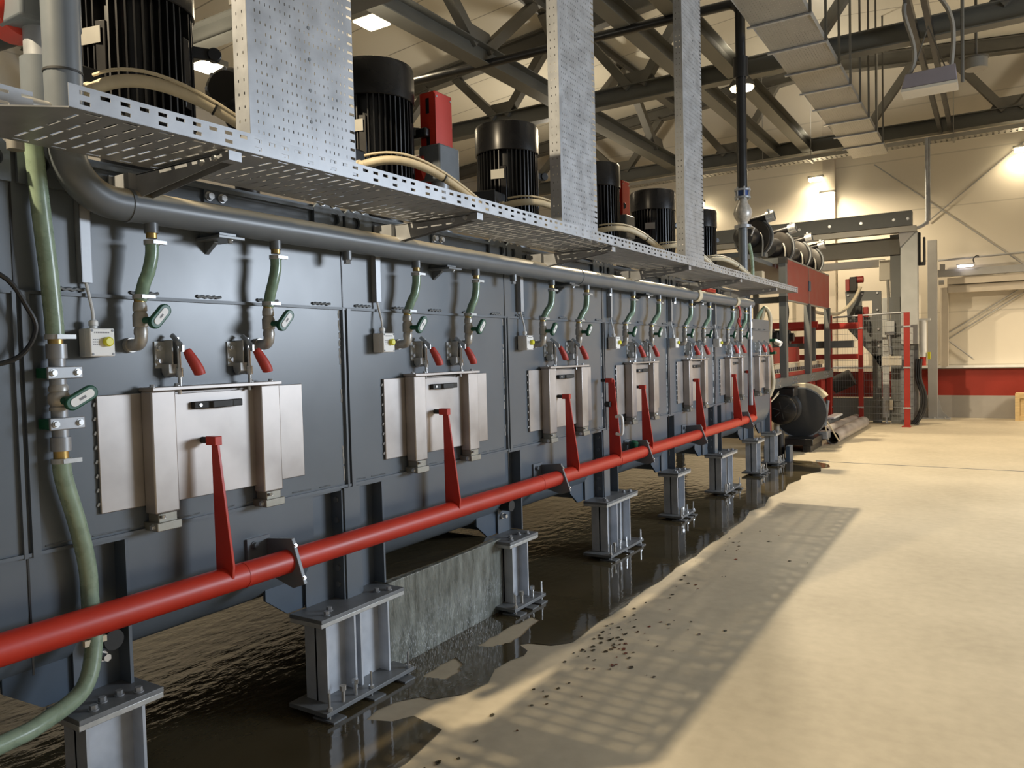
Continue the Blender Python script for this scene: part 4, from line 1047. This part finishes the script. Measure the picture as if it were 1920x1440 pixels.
# silver pipes on the floor
for i, (p, q, lb) in enumerate((((-2.53, 14.2, .11), (-2.40, 17.0, .11), 'inner of the two silver pipes lying on the floor, next to the pump'), ((-2.26, 13.45, .11), (-2.20, 16.5, .11), 'outer of the two silver pipes lying on the open beige floor'))):
    tag(build('steel_pipe', MB().ring(p, q, .108, .100, 28), 'stainless', origin=(p[0], p[1], 0)), lb, 'pipe', 'silver pipes lying on the floor')
t = thing('sheet_stack', 'low stack of grey sheets on the floor beside the silver pipes', 'sheet stack', (-2.7, 15.5, 0))
build('sheets', MB().box(-2.765, -2.655, 14.0, 16.6, 0, .22), 'plate', t)
build('white_top', MB().box(-2.765, -2.60, 15.7, 16.65, .22, .26), 'white', t, bev=.01)
# red conveyor with roller side frame
t = thing('red_conveyor', 'red and grey roller conveyor frame running from the machine end to the fence', 'conveyor', (-3.0, 14, 0))
build('side_beam', MB().box(-2.80, -2.75, 11.4, 16.5, 1.0, 1.15), 'gate', t)
build('top_rail', MB().box(-2.85, -2.79, 11.4, 16.5, 1.15, 1.21), 'red_post', t)
build('roller_guide', MB().box(-2.96, -2.93, 11.4, 16.5, 1.27, 1.34), 'cream', t)
for i in range(30): build('roller', MB().cyl((-4.2, 11.5 + i * .165, 1.24), (-2.92, 11.5 + i * .165, 1.24), .035, n=10), 'stainless', t)
for y in (11.45, 13.4, 14.4, 15.4, 16.4): build('red_leg', MB().box(-2.86, -2.78, y, y + .1, 0, 1.15), 'red_post', t)
build('red_panel', MB().box(-2.92, -2.88, 13.2, 16.5, .3, 1.0), 'red_dark', t)
for z, y in ((1.50, 13.0), (1.68, 14.2), (1.98, 15.5)): build('cross_beam', MB().box(-4.3, -2.86, y, y + .1, z, z + .12), 'red_post', t)
build('grey_beam', MB().box(-4.2, -2.3, 15.95, 16.1, 1.58, 1.72), 'gate', t)
build('cross_beam', MB().box(-3.6, -2.2, 15.9, 16.02, 1.94, 2.06), 'red_post', t)
build('cross_beam', MB().box(-3.6, -2.2, 15.9, 16.02, 1.36, 1.46), 'red_post', t)
build('red_block', MB().box(-3.5, -2.92, 12.2, 14.2, 1.36, 1.62), 'red_post', t, bev=.01)
mb = MB()
for y in (11.9, 12.9, 13.1, 14.3, 14.5, 15.6, 15.9):
    for z in (1.04, 1.11): mb.mark().hexbolt((-2.75, y, z), (1, 0, 0), .02, .02)
build('frame_bolt', mb, 'steel', t)
for y, q in ((12.1, 0), (13.2, 1)):
    build('black_drive', MB().cyl((-3.1, y, 1.78), (-2.86, y, 1.78), .12, n=18).cyl((-2.86, y, 1.78), (-2.80, y, 1.78), .07, n=14), 'black', t)
    build('drive_neck', MB().cyl((-2.98, y, 1.42), (-2.98, y, 1.7), .045, n=12), 'steel', t)
# posts and red panel
t = thing('panel_frame', 'grey post frame carrying a wide red panel beyond the end of the machine', 'panel frame', (-2.75, 14, 1.15))
build('red_panel', MB().box(-2.745, -2.735, 12.42, 16.05, 2.36, 2.985), 'red_dark', t)
for y in (12.2, 14.0, 15.85): build('post', MB().box(-2.80, -2.70, y, y + .13, 1.15, 2.99 if y < 13 else 2.36), 'gate', t)
build('post_cap', MB().box(-2.805, -2.695, 12.195, 12.335, 2.9, 3.0).box(-2.805, -2.695, 12.195, 12.335, 2.31, 2.40), 'rubber', t)
mb = MB()
build('edge_rail', MB().box(-2.76, -2.73, 12.3, 16.05, 2.985, 3.01).box(-2.76, -2.73, 12.3, 16.05, 2.335, 2.36), 'duct', t)
build('panel_joint', MB().box(-2.736, -2.732, 14.12, 14.14, 2.36, 2.985), 'duct', t)
build('panel_switch', MB().box(-2.736, -2.72, 14.08, 14.24, 2.58, 2.76), 'bluegrey', t, bev=.01)
build('back_post', MB().box(-3.8, -3.7, 12.2, 12.3, 1.15, 3.0), 'gate', t)
build('top_beam', MB().box(-3.8, -2.75, 12.2, 12.27, 2.90, 2.99), 'gate', t)
build('lower_beam', MB().box(-3.8, -2.75, 12.3, 12.4, 2.31, 2.40), 'gate', t)
tag(build('hanging_cable', MB().tube(bez((-2.9, 13.2, 2.35), (-2.86, 13.3, 2.1), (-2.95, 13.2, 1.9), (-3.0, 13.2, 1.78)), .012, 6), 'rubber', origin=(-2.9, 13.2, 2.3)), 'thin dark cable hanging below the red panel', 'cable')
# support deck for the fans
t = thing('fan_deck', 'dark steel platform behind the red panel carrying the row of black blowers', 'platform', (-3.4, 13, 2.9))
build('deck', MB().box(-4.2, -2.90, 10.6, 16.0, 2.86, 2.92), 'gate', t)
for x, y in ((-4.1, 11.33), (-4.1, 15.9), (-3.0, 15.8)): build('leg', MB().box(x - .05, x + .05, y - .05, y + .05, 1.3 if x > -3.1 else 0, 2.86), 'gate', t)
build('pale_beam', MB().box(-4.2, -2.9, 11.6, 11.75, 2.6, 2.75), 'cream', t)
# blowers
def make_fan(x, y):
    t = thing('blower', '', 'blower', (x, y, 2.92), 'row of black blowers')
    c = Vector((x, y, 3.21))
    build('volute', MB().lathe([(.19, 0), (.26, .02), (.275, .07), (.26, .12), (.17, .14)], c, (.2, 1, 0), 32), 'fan', t)
    build('rim', MB().ring(c + Vector((.01, .05, 0)), c + Vector((.016, .09, 0)), .292, .26, 32), 'plate', t)
    build('motor', MB().lathe([(.13, 0), (.15, .02), (.15, .25), (.1, .28)], c + Vector((-.0, -.02, 0)), (-.2, -1, 0), 24), 'black', t)
    build('outlet', MB().cyl(c + Vector((-.02, .07, .24)), c + Vector((.26, .07, .29)), .062, n=18), 'cowl', t)
    build('outlet_clamp', MB().ring(c + Vector((.20, .07, .28)), c + Vector((.31, .07, .30)), .078, .06, 22), 'steel', t)
    build('clamp_screw', MB().box(x + .22, x + .25, y + .02, y + .1, 3.565, 3.60), 'steel', t)
    build('foot', MB().box(x - .18, x + .2, y - .05, y + .12, 2.92, 2.98), 'gate', t, bev=.005)
    build('wire', MB().tube(bez(c + Vector((.14, -.05, .05)), c + Vector((.2, -.1, -.05)), c + Vector((.18, -.1, -.15)), c + Vector((.16, -.05, -.28))), .012, 6), 'duct', t)
    return t
FL = ['first black blower, directly behind the vertical pipe valve', 'second black blower from the vertical pipe', 'third black blower from the vertical pipe', 'last black blower, above the red panel']
f0 = make_fan(-2.98, 11.35); f0['label'] = FL[0]
for i, y in enumerate((12.75, 14.05, 15.2)): dup(f0, (-2.98, y, 2.92), FL[i + 1])
# black vertical water pipe with flanged valve
bx, by = -2.69, 9.85
t = thing('water_pipe', 'black pipe running under the roof and down, with blue-ringed flange and pale valve', 'pipe', (bx, by, 2.4))
pts = [(-9.5, by, 6.08), (bx - .14, by, 5.94)] + [(bx - .14 * (1 - sin(a)), by, 5.94 - .14 * (1 - cos(a))) for a in [pi / 2 * i / 6 for i in range(1, 7)]] + [(bx, by, 3.62)]
build('black_run', MB().tube(pts, .062, 20), 'black', t)
build('coupling', MB().cyl((bx, by, 5.0), (bx, by, 5.25), .09, n=20), 'black', t)
mb = MB()
for z in (3.595, 3.50): mb.mark().cyl((bx, by, z), (bx, by, z + .022), .10, n=24)
f = build('flange', mb, 'galv', t)
build('blue_ring', MB().cyl((bx, by, 3.525), (bx, by, 3.595), .07, n=20), 'blue', t)
mb = MB()
for i in range(6):
    a = i * pi / 3; mb.mark().cyl((bx + .085 * cos(a), by + .085 * sin(a), 3.48), (bx + .085 * cos(a), by + .085 * sin(a), 3.64), .01, n=8)
build('flange_bolt', mb, 'steel', t)
build('check_valve', MB().lathe([(.055, 0), (.06, .05), (.10, .12), (.115, .18), (.10, .24), (.06, .30), (.065, .34)], (bx, by, 3.50), (0, 0, -1), 24), 'nickel', t)
build('lower_flange', MB().cyl((bx, by, 3.13), (bx, by, 3.165), .105, n=24), 'galv', t)
build('clamp_lever', MB().tube([(bx + .08, by, 3.15), (bx + .14, by, 3.12), (bx + .10, by, 3.02)], .01, 6), 'steel', t)
build('grey_pipe', MB().cyl((bx, by, 2.32), (bx, by, 3.14), .056, n=20), 'pipe_grey', t)
build('pipe_end', MB().cyl((bx, by, 2.12), (bx, by, 2.32), .075, n=18), 'rubber', t)
tag(build('clear_hose', MB().tube(bez((bx + .05, by + .15, 2.3), (bx + .09, by + .15, 2.5), (bx + .08, by + .15, 2.8), (bx + .03, by + .15, 2.95)), .022, 10), 'hose', origin=(bx, by + .15, 2.3)), 'short pale green hose standing beside the grey pipe above the tray', 'hose')

# ------------------------------------------------------------------ fence and gate machine
t = thing('safety_fence', 'wire mesh safety fence with three red posts in front of the gate machine', 'fence', (-2.2, 16.8, 0))
FP = [(-2.85, .035), (-2.28, .042), (-1.45, .052)]
for i, (x, w) in enumerate(FP):
    p = build('post', MB().box(x - w, x + w, 16.77, 16.85, 0, 2.24), 'red_post', t, bev=.004)
    build('post_foot', MB().box(x - w * 1.8, x + w * 1.2, 16.72, 16.9, 0, .015), 'red_post', p)
    for z in (.36, 1.15, 1.95): build('clip', MB().box(x - w * 1.3, x + w * 1.3, 16.755, 16.77, z, z + .03), 'steel', p)
for a, b in ((-2.80, -2.34), (-2.22, -1.53)):
    mb = MB()
    for i in range(16): mb.bar((a, 16.8, .12 + i * .133), (b, 16.8, .12 + i * .133), .006, .006)
    n = int((b - a) / .045)
    for i in range(n + 1): mb.bar((a + (b - a) * i / n, 16.81, .1), (a + (b - a) * i / n, 16.81, 2.2), .003, .003)
    build('mesh_panel', mb, 'plate', t)
build('top_rail', MB().cyl((-2.80, 16.8, 2.20), (-1.5, 16.8, 2.245), .018, n=10), 'galv', t)
t = thing('gate_machine', 'tall grey gantry machine behind the red-posted fence, with light column and dark beams', 'machine', (-2.4, 17.3, 0))
build('light_column', MB().box(-1.59, -1.29, 17.2, 17.5, 1.62, 3.86), 'col_light', t, bev=.006)
build('lower_column', MB().box(-1.59, -1.29, 17.25, 17.5, 0, 1.62), 'gate', t)
build('dark_column', MB().box(-1.80, -1.60, 17.45, 17.7, 0, 3.85), 'gate', t)
b = build('top_beam', MB().box(-5.4, -1.38, 17.15, 17.4, 3.97, 4.26), 'gate', t)
mb = MB()
for x in (-3.5, -2.9, -2.3, -1.7, -1.45): mb.mark().hexbolt((x, 17.15, 4.1), (0, -1, 0), .022, .02)
build('beam_bolt', mb, 'steel', b)
build('cable_duct', MB().box(-5.4, -1.3, 17.1, 17.3, 3.84, 3.95), 'duct', t)
build('inner_beam', MB().box(-5.4, -1.62, 17.4, 17.65, 3.44, 3.78), 'truss', t)
build('cross_rail', MB().box(-5.4, -1.95, 17.9, 18.1, 3.27, 3.42), 'wall_post', t)
build('corner_brace', MB().prism([(-1.62, 3.86), (-1.3, 3.86), (-1.59, 3.55)], 'y', 17.16, 17.2), 'wall_post', t)
# yoke plate with square hole
n = [(-2.68, 2.77), (-1.99, 2.74), (-1.96, 1.05), (-2.12, 1.35), (-2.62, 1.95)]
hole = [(-2.36, 2.55), (-2.16, 2.55), (-2.16, 2.22), (-2.36, 2.22)]
tri = tessellate_polygon([[Vector((*p, 0)) for p in n], [Vector((*p, 0)) for p in hole]]); al = n + hole; N = len(al)
fs = [tuple(q) for q in tri] + [tuple(N + i for i in reversed(q)) for q in tri]
for a, c_ in ((0, 5), (5, 9)):
    for i in range(a, c_):
        j = i + 1 if i + 1 < c_ else a; fs.append((i, j, N + j, N + i))
yk = build('yoke_plate', MB().add([(u, 17.6, v) for u, v in al] + [(u, 17.66, v) for u, v in al], fs), 'gate', t)
mb = MB()
for u, v in ((-2.62, 2.68), (-2.35, 2.70), (-2.06, 2.70), (-2.06, 2.35), (-2.62, 2.45), (-2.58, 2.15), (-2.04, 1.95), (-2.04, 1.6)): mb.mark().cyl((u, 17.6, v), (u, 17.57, v), .022, n=10)
build('yoke_bolt', mb, 'steel', yk)
build('lower_post', MB().box(-2.16, -2.0, 17.6, 17.75, 0, 1.4), 'gate', t)
build('guide_rail', MB().box(-1.96, -1.84, 17.5, 17.58, .12, 2.58), 'col_light', t)
build('rail_foot', MB().cyl((-1.9, 17.54, 0), (-1.9, 17.54, .12), .02, n=10).cyl((-1.9, 17.54, 0), (-1.9, 17.54, .015), .09, n=16), 'steel', t)
build('red_drive', MB().box(-2.66, -2.58, 17.5, 17.7, 2.77, 3.02).cyl((-2.5, 17.6, 3.0), (-2.32, 17.6, 3.0), .07, n=14), 'red_dark', t, bev=.01)
build('drive_block', MB().box(-2.58, -2.44, 17.5, 17.7, 2.76, 3.06), 'fan', t, bev=.015)
build('red_handle', MB().box(-2.33, -2.22, 17.5, 17.58, 2.2, 2.42), 'red_dark', t, bev=.02)
build('black_block', MB().mark().box(-2.48, -2.34, 17.45, 17.6, 2.2, 2.45).mark().box(-2.24, -2.18, 17.45, 17.58, 1.88, 2.12), 'rubber', t, bev=.02)
build('side_plate', MB().box(-1.82, -1.62, 17.38, 17.45, 2.28, 2.58), 'gate', t)
build('junction_box', MB().box(-2.04, -1.83, 17.72, 17.9, 2.96, 3.38), 'offwhite', t, bev=.01)
build('junction_box', MB().box(-1.90, -1.72, 17.35, 17.45, 1.82, 2.10), 'col_light', t, bev=.01)
build('wiring', MB().tube(smooth([(-1.86, 17.6, 2.96), (-1.84, 17.5, 2.5), (-1.83, 17.42, 2.1), (-1.82, 17.4, 1.7), (-1.8, 17.4, 1.42)], 5), .03, 8), 'duct', t)
build('white_plate', MB().box(-1.93, -1.57, 17.10, 17.12, 1.20, 1.39), 'offwhite', t)
build('yellow_sensor', MB().box(-1.83, -1.76, 17.4, 17.45, .28, .50), 'cream', t, bev=.008)
build('cable_loop', MB().tube(smooth([(-2.36, 17.45, 2.84), (-2.50, 17.4, 2.55), (-2.75, 17.2, 2.30), (-3.1, 17.0, 2.32), (-3.2, 16.9, 2.40)], 6), .035, 10), 'cream', t)
build('lower_panel', MB().box(-1.60, -1.30, 17.22, 17.25, .1, 1.5), 'plate', t)
t = thing('back_conveyor', 'red-sided conveyor with white top rail behind the fence', 'conveyor', (-2.9, 18, 0))
build('white_rail', MB().box(-3.6, -2.0, 18.0, 18.2, 1.12, 1.17), 'white', t)
build('red_side', MB().box(-3.4, -1.5, 18.2, 18.25, .5, 1.05), 'red_dark', t)
build('grey_base', MB().box(-3.6, -1.6, 18.0, 18.2, 0, .48), 'gate', t)
build('dark_drive', MB().cyl((-3.0, 17.9, .75), (-2.6, 17.9, .95), .18, n=16), 'rubber', t)
t = thing('cable_chain', 'black looped cable chain hanging beside the top of the light column', 'cable chain', (-1.23, 17.4, 3.3))
build('chain_links', MB().box(-1.30, -1.245, 17.38, 17.44, 3.22, 3.84).box(-1.205, -1.16, 17.38, 17.44, 3.22, 3.74).box(-1.29, -1.16, 17.38, 17.44, 3.18, 3.25), 'rubber', t, bev=.015)
t = thing('conduit_drop', 'pale conduit pipe dropping from the far cable tray to the light column', 'conduit', (-1.17, 17.7, 3.9))
build('conduit', MB().tube(smooth([(-1.15, 17.7, 5.75), (-1.15, 17.7, 4.2), (-1.17, 17.65, 4.05), (-1.28, 17.6, 3.97), (-1.4, 17.55, 3.95)], 5), .035, 10).tube([(-1.10, 17.7, 5.75), (-1.10, 17.7, 4.1)], .012, 6), 'galv', t)
t = thing('hanging_cables', 'bundle of black cables drooping behind the right red fence post', 'cable', (-1.22, 17.3, .05))
for dx in (-.05, -.01, .03): build('cable', MB().tube(smooth([(-1.26 + dx, 17.2, 1.32), (-1.27 + dx, 17.15, .95), (-1.18 + dx, 17.15, .6), (-1.22 + dx, 17.15, .25), (-1.36 + dx, 17.1, .03)], 6), .022, 8), 'rubber', t)
t = thing('fire_extinguisher', 'red and white cylinder standing on the conveyor end behind the grey post', 'cylinder', (-1.25, 18, 1.2))
build('white_tube', MB().cyl((-1.26, 18, 1.35), (-1.26, 18, 2.1), .07, n=16), 'white', t)
build('red_base', MB().cyl((-1.26, 18, 1.17), (-1.26, 18, 1.35), .06, n=16), 'red', t)
build('yellow_cap', MB().box(-1.17, -1.12, 17.95, 18.05, 1.3, 1.45), 'yellow', t)
build('cover_flap', MB().box(-1.36, -1.12, 17.95, 18.05, 2.1, 2.14), 'white', t)
# grey post with gusset foot
t = thing('gusset_post', 'free-standing grey steel post with flared gusset foot by the red barrier', 'post', (-1.12, 18.86, 0))
build('shaft', MB().box(-1.22, -1.04, 18.78, 18.94, 0, 3.83), 'wall_post', t, bev=.005)
build('gusset', MB().prism([(-1.45, 0), (-.82, 0), (-.82, .03), (-.95, .16), (-1.03, .45), (-1.23, .45), (-1.31, .16), (-1.45, .03)], 'y', 18.85, 18.87), 'wall_post', t)
build('foot_plate', MB().box(-1.47, -.80, 18.7, 19.02, 0, .018), 'wall_post', t)
mb = MB()
for x in (-1.35, -1.1, -.9): mb.mark().hexbolt((x, 18.74, .018), (0, 0, 1), .02, .02)
build('foot_bolt', mb, 'steel', t)
# crane rail steel and its tube lamp
t = thing('wall_rail_beam', 'grey and pale steel beams fixed across the far wall beside the grey post', 'beam', (-.2, 19.15, 2.9))
build('upper_beam', MB().box(-1.04, 4, 19.02, 19.14, 3.05, 3.20), 'wall_post', t)
build('middle_beam', MB().box(-.86, 4, 19.05, 19.2, 2.88, 3.02), 'wall_beige', t)
build('lower_beam', MB().box(-.86, 4, 19.1, 19.3, 2.70, 2.86), 'wall_beige', t)
build('dark_strip', MB().box(-.84, 4, 19.08, 19.1, 2.862, 2.88), 'truss', t)
build('support_post', MB().box(-1.0, -.85, 19.1, 19.3, 1.13, 2.82), 'wall_beige', t)
build('stub', MB().box(-1.0, -.9, 19.0, 19.1, 3.2, 3.32).cyl((-1.02, 19.0, 2.93), (-.92, 19.0, 2.93), .05, n=12), 'wall_post', t)
tag(build('wall_cable', MB().tube([(-1.04, 19.2, 3.42), (4, 19.2, 3.55)], .022, 8), 'wall_post', origin=(-1, 19.2, 3.42)), 'thin dark cable conduit running along the far wall above the tube lamp', 'conduit')
t = thing('tube_lamp', 'small lit pinkish tube lamp hanging from the cable beside the grey post', 'lamp', (-.52, 19.0, 3.24))
build('tube', MB().box(-.67, -.38, 18.97, 19.03, 3.225, 3.27), 'glow_cool', t, bev=.01)
build('holder', MB().box(-.69, -.36, 18.965, 19.035, 3.27, 3.29), 'wall_post', t)
build('wire', MB().tube(smooth([(-.36, 19, 3.29), (-.38, 19, 3.38), (-.33, 19.1, 3.45), (-.28, 19.2, 3.45)], 4), .012, 6), 'rubber', t)
# red barrier board on grey plinth
t = thing('red_barrier', 'long red board barrier with white top strip on a grey plinth along the far wall', 'barrier', (.5, 19.3, 0))
build('plinth', MB().box(-1.6, 6, 19.22, 19.34, 0, .485), 'plinth', t)
build('red_board', MB().box(-1.6, 6, 19.24, 19.33, .485, 1.06), 'red_board', t)
build('white_strip', MB().box(-1.6, 6, 19.14, 19.34, 1.085, 1.13), 'white', t)
build('shadow_gap', MB().box(-1.6, 6, 19.2, 19.33, 1.06, 1.085), 'duct', t)
t = thing('wooden_crate', 'pale wooden crate at the foot of the red barrier, at the edge of the view', 'crate', (.6, 18.9, 0))
build('boards', MB().box(.37, 1.0, 18.75, 19.15, 0, .56), 'wood', t)
for z in (.0, .46): build('batten', MB().box(.35, 1.02, 18.72, 18.75, z, z + .1), 'wood', t)
build('corner_batten', MB().box(.35, .43, 18.71, 18.74, 0, .56), 'wood', t)
# small wall cabinets and pole behind the fence
t = thing('wall_upright', 'pale steel upright on the far wall behind the red panel', 'post', (-3.9, 19.2, 0))
build('shaft', MB().box(-3.98, -3.78, 19.05, 19.3, 0, 3.3), 'wall_beige', t)

# ------------------------------------------------------------------ camera
cam = bpy.data.cameras.new('camera'); cam.lens = 27; cam.sensor_width = 36; cam.sensor_fit = 'HORIZONTAL'; cam.clip_start = .05; cam.clip_end = 100
co = bpy.data.objects.new('camera', cam); COL.objects.link(co)
rx = Vector((.8467, .5315, -.0257)); 
Rm = Matrix([[0.8466287076628233, 0.001836928505903542, 0.5321808499512567], [0.5315668402971206, 0.04522723392583237, -0.8458080110805014], [-0.025622756637669136, 0.9989750362271734, 0.0373142243280568]]).to_4x4(); Rm.translation = (0, 0, 1.6)
co.matrix_world = Rm
SC.camera = co
SC.view_settings.view_transform = 'Standard'; SC.view_settings.look = 'None'; SC.view_settings.gamma = 1; SC.view_settings.exposure = 0.0; SC.view_settings.use_curve_mapping = False
